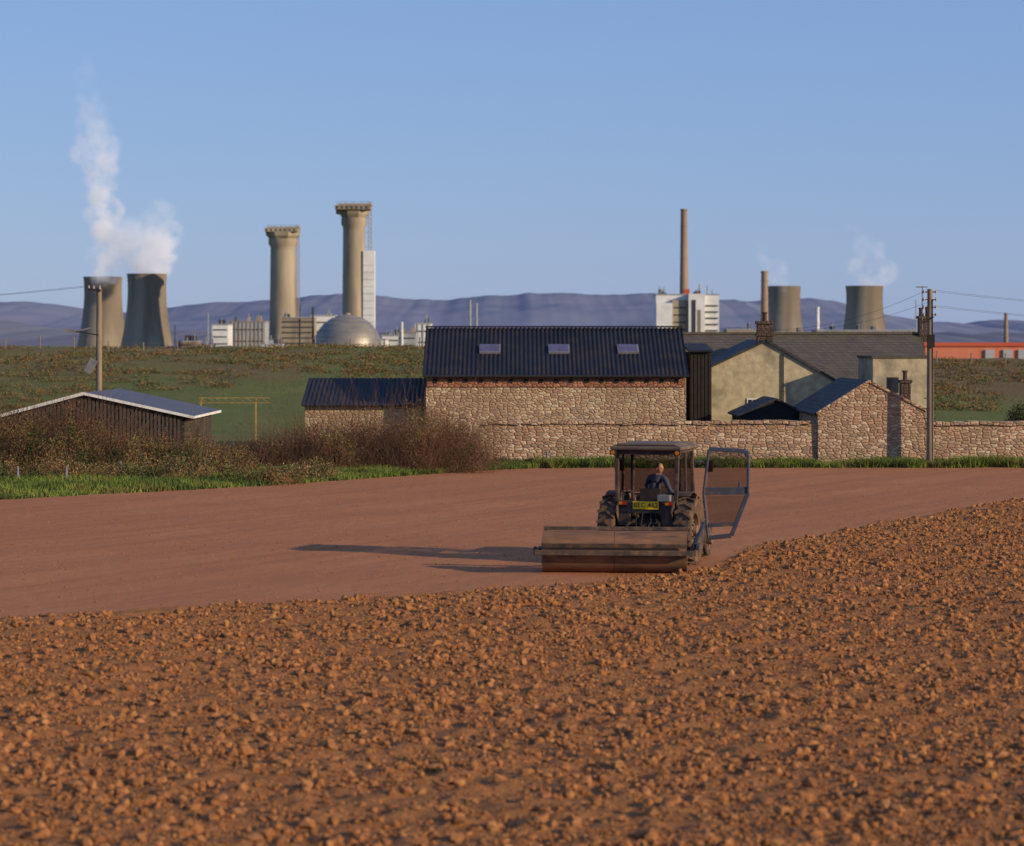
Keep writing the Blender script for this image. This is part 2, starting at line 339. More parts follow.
z0=T(gxx,gyy)*1.0; z0=np.where(gyy<fe(gxx),-.01,z0)
lx=rng.normal(size=NG)*.4*gh; ly=rng.normal(size=NG)*.4*gh
P=np.stack([np.stack([gxx-wd*np.cos(an),gyy-wd*np.sin(an),z0-.03],-1),np.stack([gxx+wd*np.cos(an),gyy+wd*np.sin(an),z0-.03],-1),np.stack([gxx+lx,gyy+ly,z0+gh],-1)],1)
gm=[leafmat('grass_a',(.14,.20,.03)),leafmat('grass_b',(.21,.26,.045)),leafmat('grass_c',(.08,.115,.025)),lm_y]
cl=fbm(gxx/1.7,gyy/1.1,3,44)+.25*(rng.random(NG)-.5); mi=np.digitize(cl,[.45,.56,.68]); mi=np.array([2,0,1,3])[mi]
fastmesh('verge_grass',P.reshape(-1,3),3,np.arange(3*NG),gm,mi)
# ------------------------------------------------------------ mountains
def mountains(name,Yr,depth,pts,mat,seed,amp,rel):
    px=np.array([p[0] for p in pts]); py=np.array([p[1] for p in pts])
    xs=np.linspace(-260,1290,620); vs_=np.linspace(0,1,60)
    hgt=np.interp(xs,px,Z(py,Yr))
    k=np.ones(17)/17; hgt=np.convolve(np.pad(hgt,8,'edge'),k,'valid')
    hgt=hgt+amp*(fbm(xs/22,xs*0+seed,4,seed)-.5)*2
    gx,gv=np.meshgrid(X(xs,Yr),vs_); gy=Yr-depth+gv*depth*1.5
    w_=gv*1.5
    prof=np.sin(np.clip(w_,0,1)*math.pi/2)**1.25*np.where(w_>1,np.cos((w_-1)*math.pi),1)
    rd=fbm(gx/700,gy/500,5,seed+2)
    hz=hgt[None,:]*prof*(1-rel*(1-rd)*np.sin(np.clip(w_,0,1)*math.pi))-10
    hz=np.maximum(hz,-30)
    V=np.stack([gx,gy,hz],-1).reshape(-1,3); nx=len(xs); ny=len(vs_)
    ii=(np.arange(ny-1)[:,None]*nx+np.arange(nx-1)[None,:]).ravel()
    return fastmesh(name,V,4,np.stack([ii,ii+1,ii+nx+1,ii+nx],-1).ravel(),[mat],smooth=True)
m_mt=M('fell_far',(.215,.225,.30),(.17,.20,.28),scale=.0022,rough=1,spec=0)  # bluish aerial haze is mixed into both fell colours
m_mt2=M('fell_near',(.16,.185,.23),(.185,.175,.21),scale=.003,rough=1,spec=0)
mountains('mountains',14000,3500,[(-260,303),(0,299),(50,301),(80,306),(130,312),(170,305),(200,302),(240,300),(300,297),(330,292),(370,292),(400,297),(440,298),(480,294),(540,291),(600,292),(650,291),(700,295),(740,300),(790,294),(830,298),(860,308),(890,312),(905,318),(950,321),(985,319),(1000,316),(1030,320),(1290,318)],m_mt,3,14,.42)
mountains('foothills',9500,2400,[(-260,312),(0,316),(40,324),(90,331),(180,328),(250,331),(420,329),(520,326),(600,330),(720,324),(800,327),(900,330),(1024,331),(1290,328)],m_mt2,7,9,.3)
# ------------------------------------------------------------ power station
m_con=M('weathered_concrete',(.34,.285,.22),(.23,.19,.15),scale=.06,rough=.9,stretch=(1,1,.12),c3=(.17,.14,.11),s3=.6)
m_con2=M('pale_concrete',(.36,.30,.22),(.25,.205,.15),scale=.09,rough=.9,stretch=(1,1,.2),c3=(.18,.145,.105),s3=.5)
m_wht=M('white_cladding',(.70,.70,.68),(.56,.56,.56),scale=.1,rough=.6)
m_gry=M('grey_cladding',(.34,.35,.36),(.24,.26,.28),scale=.08,rough=.7)
m_dk=M('dark_panel',(.05,.05,.06),rough=.7)
m_brn=M('brown_cladding',(.25,.16,.11),(.18,.12,.09),scale=.1)
m_red=M('orange_roofing',(.50,.10,.05),(.42,.08,.04),scale=.05,rough=.7)
m_alu=M('aluminium_panels',(.27,.245,.21),(.20,.185,.165),scale=.12,rough=.45,metal=.4,spec=.4)
def cooling(pxc,Y,pytop,wtop):
    zt=Z(pytop,Y); rt=wtop/2*Y/F; c=(X(pxc,Y),Y,0); b=B(); prof=[]
    zb=3
    for i in range(25):
        t=i/24; z=zb+(zt-zb)*t; a=.80
        r=rt*.965*math.sqrt(1+((a-t)/(.80))**2*.92) if t<a else rt*.965*math.sqrt(1+((t-a)/.2)**2*.075)
        prof.append((r,z))
    b.lathe(c,prof,56,0); rt2=prof[-1][0]
    b.lathe(c,[(rt2,zt),(rt2+.6,zt),(rt2+.6,zt+1.2),(rt2-1,zt+1.2),(rt2-1.2,zt-3),(prof[18][0]-1.2,prof[18][1]),(prof[10][0]-1.2,prof[10][1]),(prof[0][0]-1.2,zb)],56,1)
    for i in range(72):
        t=6.283*i/72
        for p,q in zip(prof[0:24:3],prof[3::3]):
            b.beam((c[0]+(p[0]+.05)*math.cos(t),c[1]+(p[0]+.05)*math.sin(t),p[1]),(c[0]+(q[0]+.05)*math.cos(t),c[1]+(q[0]+.05)*math.sin(t),q[1]),.3,.3,0)
    rb=prof[0][0]
    for i in range(28):
        t=6.283*i/28
        for s in (-.11,.11):
            b.cyl((c[0]+(rb+2)*math.cos(t),c[1]+(rb+2)*math.sin(t),-3),(c[0]+rb*math.cos(t+s),c[1]+rb*math.sin(t+s),zb+.3),.6,seg=6,mi=0)
    return b.build('cooling_tower',[m_con,m_con],smooth=True)
cooling(103,2800,278,38); cooling(147,2700,275,39)
cooling(784,3400,287,33); cooling(864.5,3000,287,37)
def pile(pxc,Y,pytop,wbody,whead):
    s=Y/F; zt=Z(pytop,Y); x=X(pxc,Y); r=wbody/2*s; h=whead/2*s; e=empty('reactor_chimney',(x,Y,0))
    b=B(); b.lathe((x,Y,0),[(r*1.25,-2),(r*1.15,14),(r*1.06,30),(r*1.0,zt-24),(r*1.0,zt-20),(r*1.16,zt-17),(r*1.16,zt-12)],28,0)
    b.build('shaft',[m_con2],e,smooth=True)
    b=B()
    b.lathe((x,Y,0),[(r*1.12,zt-12.5),(r*1.36,zt-9),(r*1.42,zt-5.3)],8,0,a0=math.pi/8,a1=math.pi/8+2*math.pi)
    b.box(x-h,x+h*.94,Y-h*.9,Y+h*.9,zt-5.2,zt-1.6,0); b.box(x-h*.84,x+h*.99,Y-h*.8,Y+h*.8,zt-1.59,zt,1)
    for i in range(7): b.box(x-h+ (i+.3)*h*.27,x-h+(i+.6)*h*.27,Y-h*.9-.25,Y-h*.9+.2,zt-4.6,zt-2.4,2)
    b.box(x-h*.97,x-h*.4,Y-h*.5,Y+h*.5,zt-8.5,zt-5.21,0)
    for i in range(5): b.cyl((x-h*.9+i*h*.45,Y-h*.6,zt),(x-h*.9+i*h*.45,Y-h*.6,zt+1.6),.15,seg=5,mi=2)
    b.beam((x-h*.9,Y-h*.6,zt+1.5),(x+h*.9,Y-h*.6,zt+1.5),.2,mi=2)
    b.build('filter_gallery',[m_con2,m_con,m_dk],e)
    b=B(); lx=x+h*.93
    for dy in (-1.6,1.6):
        for dx in (0,2.4): b.beam((lx+dx-2,Y+dy,0),(lx+dx-2,Y+dy,zt+2),.5,mi=0)
    nz_=int(zt/4)
    for i in range(nz_):
        z0=i*4
        b.beam((lx-2,Y-1.6,z0),(lx+.4,Y-1.6,z0+4),.35); b.beam((lx-2,Y-1.6,z0+4),(lx+.4,Y-1.6,z0+4),.35)
        if i%3==0: b.beam((lx-2,Y-1.6,z0+4),(x+r*.8,Y,z0+4),.3)
    b.build('scaffold_hoist',[m_con],e)
    return e,b
pile(283,2600,227,25,34)
e,_=pile(354,2200,204,22,36)
b=B(); b.box(X(363.5,2200),X(375,2200),2192,2206,0,Z(251,2200),0)
for i in range(12): b.box(X(363.5,2200)+.3,X(375,2200)-.3,2191.75,2192,6+i*6,6.25+i*6,1)
b.build('clad_lift_shaft',[m_wht,m_gry],e)
Y=2000; s=Y/F; e=empty('reactor_dome',(X(347.5,Y),Y,0)); b=B(); R=34.5*s; zc=Z(349,Y)
b.lathe((X(347.5,Y),Y,zc),[(R*math.cos(a),R*math.sin(a)) for a in [math.radians(-25+115*i/22) for i in range(23)]],48,0)
b.build('shell',[m_alu],e,smooth=True)
b=B()
for a in (8,20,32,44,56,68):
    a=math.radians(a); rr=R*math.cos(a); zz=R*math.sin(a); b.lathe((X(347.5,Y),Y,zc),[(rr+.02,zz-.2),(rr+.2,zz),(rr+.0,zz+.25)],48,0)
for i in range(24):
    t=6.283*i/24; pr=[Vector((X(347.5,Y)+(R+.05)*math.cos(a)*math.cos(t),Y+(R+.05)*math.cos(a)*math.sin(t),zc+(R+.05)*math.sin(a))) for a in [math.radians(-5+17*k) for k in range(6)]]
    for p,q in zip(pr[:-1],pr[1:]): b.beam(p,q,.25)
b.lathe((X(347.5,Y),Y,zc),[(2.2,R-.3),(2.2,R+.9),(.1,R+1.2)],12,0)
b.build('panel_seams',[m_con],e)
def block(name,px0,px1,pyt,Y,mats,depth=40,bands=0,roofbits=0,cols=0,pyb=None,seed=0):
    r=random.Random(seed+px0); x0=X(px0,Y); x1=X(px1,Y); zt=Z(pyt,Y); z0=-1 if pyb is None else Z(pyb,Y); e=empty(name,((x0+x1)/2,Y,0))
    b=B(); b.box(x0,x1,Y,Y+depth,z0,zt,0); b.box(x0-.5,x1+.5,Y-.5,Y+depth+.5,zt,zt+1,1); b.build('walls',mats,e)
    b=B(); b.box(x0+1,x0+2,Y+3,Y+4,zt+1,zt+1.5,0)
    for i in range(bands):
        z=zt-(i+.6)*(zt-z0)/max(bands,1)*.8; b.box(x0+1,x1-1,Y-.35,Y-.02,z-1.1,z,0)
    for i in range(cols):
        x=x0+(i+.5)*(x1-x0)/cols; b.box(x-.5,x+.5,Y-.6,Y-.02,z0,zt-.3,1)
    for i in range(roofbits):
        x=r.uniform(x0+2,x1-4); ww=r.uniform(2,6); b.box(x,min(x+ww,x1-.6),Y+5,Y+12,zt+1,zt+1+r.uniform(1.5,5),r.choice([0,1]))
        b.cyl((x+ww/2,Y+3,zt),(x+ww/2,Y+3,zt+r.uniform(4,9)),.35,seg=8,mi=1)
    b.build('windows_and_plant',[m_dk,mats[1]],e); return e
wg=[m_wht,m_gry]; gg=[m_gry,m_con]; cc=[m_con2,m_gry]; bb=[m_brn,m_gry]
block('process_building',212,228,325,2400,wg,bands=3,roofbits=1); block('process_building',229,265,322,2450,gg,bands=2,cols=9,roofbits=3)
block('process_building',281,313,318,2300,cc,bands=5,roofbits=2); block('process_building',311,334,316,2350,wg,bands=3,roofbits=2)
block('site_office',178,196,342,2300,bb,bands=2,roofbits=2); block('site_office',194,211,346,2250,wg,bands=1,roofbits=1)
block('site_office',167,180,347,2500,bb); block('site_office',262,282,345,2200,wg,bands=1,roofbits=2)
block('site_office',382,402,336,2300,wg,bands=2,roofbits=3); block('site_office',398,416,333,2200,gg,bands=2,roofbits=2)
block('process_building',415,431,324,2300,wg,bands=2,roofbits=2,cols=3); block('site_office',374,386,340,2100,wg,bands=1)
Y=2500
e=block('reactor_hall',656,719,295,Y,wg,bands=0,roofbits=5,cols=0)
b=B(); b.box(X(656,Y),X(672,Y),Y-8,Y-.6,0,Z(303,Y),0); b.box(X(672,Y),X(687,Y),Y-5,Y-.6,0,Z(300,Y),2)
b.box(X(688,Y),X(704,Y),Y-10,Y-.6,0,Z(294,Y),0); b.box(X(691,Y),X(695,Y),Y-10.4,Y-10,0,Z(300,Y),1); b.box(X(697,Y),X(700,Y),Y-10.4,Y-10,5,Z(310,Y),2)
for i in range(7): b.box(X(705,Y),X(718,Y),Y-1,Y-.6,6+i*6,7.2+i*6,1)
for i in range(6): b.box(X(673,Y),X(686,Y),Y-5.3,Y-5,5+i*7,6.2+i*7,1)
for xx in (660,664,700,708,713): b.cyl((X(xx,Y),Y+10,Z(296,Y)),(X(xx,Y),Y+10,Z(284+xx%7,Y)),.5,seg=6,mi=2)
b.box(X(684,Y),X(690,Y),Y+5,Y+12,Z(296,Y),Z(289,Y),3); b.build('turbine_annex',[m_wht,m_dk,m_con2,m_red],e)
m_stk=M('chimney_concrete',(.30,.21,.15),(.23,.16,.12),scale=.08,rough=.9,stretch=(1,1,.2))
def stack(px,Y,pyt,w0,w1,mat=None,pyb=None):
    s=Y/F; z0=0 if pyb is None else Z(pyb,Y); zt=Z(pyt,Y); b=B(); x=X(px,Y)
    b.lathe((x,Y,0),[(w0/2*s,z0),(w1/2*s,zt-2),(w1/2*s*1.15,zt-2),(w1/2*s*1.15,zt),(w1/2*s*.75,zt),(w1/2*s*.7,zt-4)],20,0)
    for k in (.35,.65,.88):
        z=z0+(zt-z0)*k; rr=(w0+(w1-w0)*k)/2*s; b.lathe((x,Y,0),[(rr+.02,z-.5),(rr+.4,z-.4),(rr+.4,z+.2),(rr+.02,z+.3)],20,0)
    return b.build('factory_chimney',[mat or m_stk],smooth=True)
stack(684,2560,209,10,6.5); stack(764.5,2500,271,8.5,6.5); stack(817.5,2300,307,5,3.5,m_wht); stack(1006,2300,313,5,3.5)
stack(313,2000,307,2.2,2,m_dk); stack(470,2300,300,2.6,2,m_gry); stack(476.5,2300,303,2.4,2,m_gry); stack(208,2300,313,1.3,1,m_gry); stack(402,2200,322,3,2,m_wht); stack(175,2300,325,1.2,1,m_gry); stack(300,2300,304,1.2,1,m_dk); stack(916,2300,300,1.6,1,m_gry)
block('site_office',817,915,331,2200,cc,bands=1,roofbits=4,cols=12); block('site_office',775,830,333,2500,bb,bands=1,roofbits=3)
block('site_office',727,765,330,2300,cc,bands=1,roofbits=2)
Y=620; e=empty('long_works_shed',(X(1020,Y),Y,0)); x0=X(925,Y); x1=X(1140,Y); zt=Z(342.5,Y)
b=B(); b.box(x0,x1,Y,Y+30,.2,zt-.9,0); b.build('walls',[M('orange_cladding',(.60,.20,.12),(.50,.15,.09),scale=.4,stretch=(1,1,.1))],e)
b=B(); b.box(x0-.3,x1+.3,Y-.4,Y+30.4,zt-.9,zt,0); b.build('roof_edge',[m_red],e)
b=B()
for p in (985,1003,1018,1060): b.box(X(p,Y),X(p+9,Y),Y-.5,Y-.02,1.,zt-1.7,0)
b.build('doors',[m_gry],e)
# steam
def steam(pts,name,dens,seed,vox=3.5,top=.10):
    r=random.Random(seed); P=[];R=[]
    for (px,py,w),(qx,qy,w2) in zip(pts[:-1],pts[1:]):
        n=int(max(3,math.hypot(px-qx,py-qy)/3))
        for i in range(n):
            t=i/n; ww=w+(w2-w)*t
            for k in range(3):
                a=r.uniform(0,6.28); q=r.uniform(0,.5)*ww
                P.append((X(px+(qx-px)*t+q*math.cos(a),STY),STY+q*math.sin(a)*1.,Z(py+(qy-py)*t+r.uniform(-.3,.3)*ww,STY))); R.append(ww*r.uniform(.2,.42)*STY/F)
    me=bpy.data.meshes.new(name); P=np.array(P); me.from_pydata(P.tolist(),[],[])
    a=me.attributes.new('rad','FLOAT','POINT'); a.data.foreach_set('value',np.array(R,np.float32))
    ob=bpy.data.objects.new(name,me); scene.collection.objects.link(ob)
    m=bpy.data.materials.new(name+'_vapour'); m.use_nodes=True; nt=m.node_tree; nt.nodes.clear()
    out=N(nt,'ShaderNodeOutputMaterial'); pv=N(nt,'ShaderNodeVolumePrincipled'); nt.links.new(pv.outputs[0],out.inputs['Volume'])
    pv.inputs['Color'].default_value=(.97,.97,.98,1); pv.inputs['Anisotropy'].default_value=-.1
    v=coords(nt); nz=noise(nt,v,.035,5,.65); f=rampfac(nt,nz,.40,.64)
    sp=N(nt,'ShaderNodeSeparateXYZ'); nt.links.new(v,sp.inputs[0]); z0=P[:,2].min(); z1=P[:,2].max()
    fz=N(nt,'ShaderNodeMapRange'); fz.inputs[1].default_value=z0+.2*(z1-z0); fz.inputs[2].default_value=z0+.85*(z1-z0); fz.inputs[3].default_value=1; fz.inputs[4].default_value=top; nt.links.new(sp.outputs[2],fz.inputs[0])
    mm=N(nt,'ShaderNodeMath',operation='MULTIPLY'); nt.links.new(f,mm.inputs[0]); nt.links.new(fz.outputs[0],mm.inputs[1])
    m3=N(nt,'ShaderNodeMath',operation='MULTIPLY'); nt.links.new(mm.outputs[0],m3.inputs[0]); m3.inputs[1].default_value=dens
    nt.links.new(m3.outputs[0],pv.inputs['Density'])
    # added emission standing in for multiply-scattered light, proportional to the vapour density
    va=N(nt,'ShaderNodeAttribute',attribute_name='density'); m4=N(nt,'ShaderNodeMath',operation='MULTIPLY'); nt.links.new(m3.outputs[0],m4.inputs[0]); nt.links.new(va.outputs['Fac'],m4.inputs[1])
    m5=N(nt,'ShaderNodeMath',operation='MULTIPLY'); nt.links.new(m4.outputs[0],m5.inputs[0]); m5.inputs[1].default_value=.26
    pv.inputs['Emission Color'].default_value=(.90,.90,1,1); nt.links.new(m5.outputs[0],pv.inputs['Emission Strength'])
    g=bpy.data.node_groups.new(name+'_gn','GeometryNodeTree')
    g.interface.new_socket('Geometry',in_out='INPUT',socket_type='NodeSocketGeometry'); g.interface.new_socket('Geometry',in_out='OUTPUT',socket_type='NodeSocketGeometry')
    gi=g.nodes.new('NodeGroupInput'); go=g.nodes.new('NodeGroupOutput')
    na=g.nodes.new('GeometryNodeInputNamedAttribute'); na.data_type='FLOAT'; na.inputs['Name'].default_value='rad'
    mp=g.nodes.new('GeometryNodeMeshToPoints'); g.links.new(gi.outputs[0],mp.inputs['Mesh'])
    g.links.new([o for o in na.outputs if o.name=='Attribute' and o.enabled][0],mp.inputs['Radius'])
    pvn=g.nodes.new('GeometryNodePointsToVolume')
    try: pvn.resolution_mode='VOXEL_SIZE'
    except Exception as ex: print('resmode',ex)
    pvn.inputs['Voxel Size'].default_value=vox; pvn.inputs['Density'].default_value=1
    g.links.new(mp.outputs[0],pvn.inputs['Points']); g.links.new([o for o in na.outputs if o.name=='Attribute' and o.enabled][0],pvn.inputs['Radius'])
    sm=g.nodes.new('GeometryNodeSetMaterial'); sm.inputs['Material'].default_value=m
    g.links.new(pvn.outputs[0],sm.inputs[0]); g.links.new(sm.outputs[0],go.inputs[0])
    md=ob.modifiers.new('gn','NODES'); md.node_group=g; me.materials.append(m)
    return ob
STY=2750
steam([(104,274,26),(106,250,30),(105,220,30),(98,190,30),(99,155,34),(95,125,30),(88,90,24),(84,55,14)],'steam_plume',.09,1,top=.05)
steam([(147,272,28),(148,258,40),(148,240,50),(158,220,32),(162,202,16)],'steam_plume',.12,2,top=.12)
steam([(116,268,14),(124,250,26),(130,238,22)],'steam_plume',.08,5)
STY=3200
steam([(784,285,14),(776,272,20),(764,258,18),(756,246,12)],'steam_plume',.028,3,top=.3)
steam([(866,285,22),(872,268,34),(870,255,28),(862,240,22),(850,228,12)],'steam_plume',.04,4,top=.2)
# ------------------------------------------------------------ farm
m_sand=stone('sandstone_rubble',[(.44,.28,.17),(.54,.37,.23),(.48,.32,.19),(.37,.22,.14),(.56,.43,.28),(.34,.22,.15)],(.34,.25,.16),sx=3.8,sz=8)
m_wall=stone('field_wall_stone',[(.44,.27,.17),(.54,.37,.24),(.47,.31,.19),(.36,.21,.135),(.58,.45,.31),(.28,.19,.13)],(.26,.18,.115),sx=3.6,sz=8.5,moss=(.30,.22,.12))
m_brick=stone('red_sandstone',[(.36,.14,.08),(.42,.19,.11),(.30,.12,.08)],(.2,.13,.1),sx=4,sz=8)
m_rend=M('lime_render',(.50,.42,.27),(.36,.295,.19),scale=3.2,rough=.95,bump=.6,c3=(.23,.19,.13),s3=.3)
m_slate=slate('slate',(.085,.073,.058),(.12,.10,.077)); m_slated=slate('dark_slate',(.030,.032,.038),(.048,.05,.056),(.07,.06,.05))
m_corr=M('corrugated_sheet',(.013,.014,.021),(.02,.021,.03),scale=.8,rough=.65,c3=(.032,.024,.022),s3=1.5,spec=.15)
m_tim=M('dark_timber',(.028,.024,.022),rough=.9); m_whp=M('white_paint',(.75,.74,.70),(.6,.58,.52),scale=3,rough=.6)
m_sky=M('rooflight',(.11,.095,.17),(.075,.065,.12),scale=2,rough=.35,spec=.4); m_frame=M('grey_frame',(.20,.19,.20),rough=.6)
m_win=M('window_glass',(.02,.025,.03),rough=.1,spec=.6)
def corr(b,x0,x1,y0,z0,y1,z1,pitch=.19,amp=.022,mi=0,th=.05):
    n=int((x1-x0)/pitch*4); vs=[];fs=[]
    nr=Vector((0,z0-z1,y1-y0)).normalized()
    for i in range(n+1):
        x=x0+(x1-x0)*i/n; h=amp*[0,1,0,-1][i%4]
        for (y,z) in ((y0,z0),(y1,z1)): vs.append((x,y+nr.y*(h),z+nr.z*h))
        for (y,z) in ((y0,z0),(y1,z1)): vs.append((x,y+nr.y*(h-th),z+nr.z*(h-th)))
    for i in range(n):
        o=4*i; fs+= [(o,o+4,o+5,o+1),(o+2,o+3,o+7,o+6),(o,o+2,o+6,o+4),(o+1,o+5,o+7,o+3)]
    fs+=[(0,1,3,2),(4*n,4*n+2,4*n+3,4*n+1)]
    b.add(vs,fs,mi)
def rslab(b,p,q,y0,y1,th=.1,mi=0):
    n=Vector((-(q[1]-p[1]),0,(q[0]-p[0]))).normalized()
    if n.z<0: n=-n
    b.prism([(p[0],p[1]),(q[0],q[1]),(q[0]+n.x*th,q[1]+n.z*th),(p[0]+n.x*th,p[1]+n.z*th)],y0,y1,mi)
Y0=112; x0=X(426,Y0); x1=X(686,Y0); zE=Z(374,Y0); yR=116.5; zR=Z(328,yR); Yb=121
e=empty('stone_barn',((x0+x1)/2,116,0))
b=B(); b.prism([(Y0,-.2),(Yb,-.2),(Yb,zE-.08),(yR,zR-.12),(Y0,zE-.08)],x0,x1,0,axis='x')
b.build('walls',[m_sand],e)
b=B(); b.box(x0+.05,x1-.05,Y0-.06,Y0-.003,zE-.55,zE-.1,0)
b.build('brick_eaves_course',[m_brick],e)
b=B(); n=17
for i in range(n):
    x=x0+.4+(x1-x0-.8)*i/(n-1); b.box(x-.09,x+.09,Y0-.085,Y0-.063,zE-.38,zE-.22,0)
b.build('vent_slots',[m_tim],e)
b=B(); corr(b,x0-.15,x1+.12,Y0-.25,zE-.08,yR,zR); corr(b,x0-.15,x1+.12,yR+.004,zR,Yb+.2,zE-.08)
b.box(x0-.17,x1+.14,yR-.15,yR+.15,zR+.02,zR+.09,0)
b.build('corrugated_roof',[m_corr],e)
b=B(); sl=(zR-zE)/(yR-Y0)
for p in (490,559,628):
    y=Y0+2.25; z=zE+sl*2.25; ang=math.atan(sl); x=X(p,y)
    b.obox((x,y,z+.06),(.92,.86,.1),(ang,0,0),1)
    for dx in (-.21,.21):
        for dy in (-.19,.19):
            b.obox((x+dx,y+dy*math.cos(ang),z+dy*math.sin(ang)+.115),(.38,.34,.03),(ang,0,0),0)
b.build('rooflights',[m_sky,m_frame],e)
b=B(); b.cyl((x0-.1,Y0-.33,zE-.1),(x1+.1,Y0-.33,zE-.1),.05,seg=8); b.build('gutter',[m_tim],e)
Y1=113; x0=X(305,Y1); x1=X(425,Y1)-.02; e=empty('lean_to_shed',((x0+x1)/2,114,0))
b=B(); b.prism([(Y1,-.2),(Y1+4,-.2),(Y1+4,Z(380,Y1+4)-.1),(Y1,Z(405,Y1)-.08)],x0,x1,0,axis='x'); b.build('walls',[m_sand],e)
b=B(); corr(b,x0-.15,x1,Y1-.3,Z(405,Y1),Y1+4.1,Z(378,Y1+4)); b.build('corrugated_roof',[m_corr],e)
Y2=115; x0=X(686,Y2)+.16; x1=X(707,Y2); e=empty('shadow_gap_shed',((x0+x1)/2,Y2,0))  # dark boarded box standing in for the shadowed opening beside the barn
b=B(); b.box(x0,x1+.2,Y2,Y2+4,-.1,Z(352,Y2),0)
for i in range(6): b.box(x0+.04+i*.16,x0+.16+i*.16,Y2-.03,Y2-.002,0,Z(354,Y2),0)
b.build('boards',[m_tim],e)
b=B(); b.add([(x0-.05,Y2-.2,Z(352,Y2)),(x1+.25,Y2-.2,Z(352,Y2)),(x1+.25,Y2+4.2,Z(345,Y2+4)),(x0-.05,Y2+4.2,Z(345,Y2+4)),(x0-.05,Y2-.2,Z(352,Y2)+.08),(x1+.25,Y2-.2,Z(352,Y2)+.08),(x1+.25,Y2+4.2,Z(345,Y2+4)+.08),(x0-.05,Y2+4.2,Z(345,Y2+4)+.08)],[(0,3,2,1),(4,5,6,7),(0,1,5,4),(1,2,6,5),(2,3,7,6),(3,0,4,7)],0)
b.build('roof',[m_corr],e)
e=empty('farmhouse',(15,126,0))
Ym=127.5; Yr=131.5; hx0=X(690,Ym); hx1=X(929,Ym); zr=Z(336,Yr); ze=Z(378,Ym)
b=B(); b.prism([(Ym,-.2),(Yr+4,-.2),(Yr+4,ze),(Yr,zr-.12),(Ym,ze)],hx0,hx1,0,axis='x'); b.build('main_walls',[m_rend],e)
b=B()
def xslab(b,x0,x1,y0,z0,y1,z1,th=.1,mi=0):
    b.prism([(y0,z0),(y1,z1),(y1,z1+th),(y0,z0+th)],x0,x1,mi,axis='x')
xslab(b,hx0-.15,hx1+.15,Ym-.3,ze-.15,Yr,zr); xslab(b,hx0-.15,hx1+.15,Yr+.004,zr,Yr+4.2,ze)
b.box(hx0-.15,hx1+.15,Yr-.12,Yr+.12,zr+.08,zr+.2,0); b.build('main_roof',[m_slate],e)
Yg=120; pl=(X(706,Yg),Z(370,Yg)); pa=(X(766,Yg),Z(342,Yg)); pr=(X(846,Yg),Z(388,Yg))
b=B(); b.prism([(pl[0],-.2),(pr[0],-.2),pr,pa,pl],Yg,Yg+9,0); b.build('wing_walls',[m_rend],e)
b=B(); rslab(b,(pl[0]-.25,pl[1]-.12),(pa[0],pa[1]+.005),Yg-.12,Yg+9.5,.12); rslab(b,(pa[0]+.003,pa[1]+.005),(pr[0]+.3,pr[1]-.17),Yg-.12,Yg+9.5,.12)
b.build('wing_roof',[m_slated],e)
b=B()
def chim(b,x,y,z0,z1,w,pots=1):
    b.box(x-w/2,x+w/2,y-.3,y+.3,z0,z1-.14,0); b.box(x-w/2-.06,x+w/2+.06,y-.36,y+.36,z1-.14,z1,1)
    for i in range(pots):
        px=x+(i-(pots-1)/2)*.32; b.lathe((px,y,z1),[(.13,0),(.10,.06),(.095,.34),(.13,.36),(.13,.42),(.08,.42),(.07,.1)],12,2)
m_chim=stone('chimney_stone',[(.10,.065,.05),(.14,.09,.065),(.08,.055,.045)],(.08,.06,.05),sx=5,sz=9); m_pot=M('clay_pot',(.09,.05,.04),rough=.9)
chim(b,X(766,Yg)+.0,Yg+.6,pa[1]-.3,Z(321,Yg),.72,1); b.box(X(766,Yg)-.42,X(766,Yg)+.42,Yg+.24,Yg+.96,Z(336,Yg),Z(333.5,Yg),1)
chim(b,X(924,Yr),Yr,zr-.3,Z(316,Yr),.55,2)
b.build('chimneys',[m_chim,m_chim,m_pot],e,smooth=False)
b=B(); b.cyl((X(783,Yg),Yg-.06,0),(X(783,Yg),Yg-.06,Z(354,Yg)),.035,seg=8); b.build('downpipe',[m_tim],e)
b=B()
for (p,q,wd,hg) in ((752,404,.35,.4),):
    x=X(p,Yg); z=Z(q,Yg); b.box(x-wd/2-.06,x+wd/2+.06,Yg-.05,Yg-.003,z-hg/2-.08,z+hg/2+.06,1); b.box(x-wd/2,x+wd/2,Yg-.062,Yg-.052,z-hg/2,z+hg/2,0); b.box(x-.015,x+.015,Yg-.075,Yg-.064,z-hg/2,z+hg/2,1)
b.build('windows',[m_win,m_whp],e)
Yp=118; e=empty('rendered_outbuilding',(X(900,Yp),Yp,0)); b=B(); xa=X(873,Yp); xb=X(931,Yp); zt=Z(358,Yp)
b.box(xa,xb,Yp,Yp+5,-.2,zt,0); b.box(xa-.06,xb+.06,Yp-.06,Yp+5.06,zt,zt+.1,1); b.build('walls',[m_rend,m_slate],e)
b=B(); b.box(X(893,Yp)-.25,X(893,Yp)+.25,Yp-.03,Yp-.003,Z(385,Yp)-.35,Z(385,Yp)+.35,0); b.build('window',[m_win],e)
b=B(); chim(b,X(905,Yp-3),Yp-3,0,Z(380,Yp-3),.42,1); b.build('flue',[m_chim,m_chim,m_pot],e)
Yl=110; e=empty('yard_lean_to',(X(772,Yl),Yl,0)); b=B()
b.prism([(X(742,Yl),-.1),(X(803,Yl),-.1),(X(803,Yl),Z(413,Yl)),(X(776,Yl),Z(400,Yl)),(X(742,Yl),Z(415,Yl))],Yl,Yl+5,0); b.build('walls',[m_tim],e)
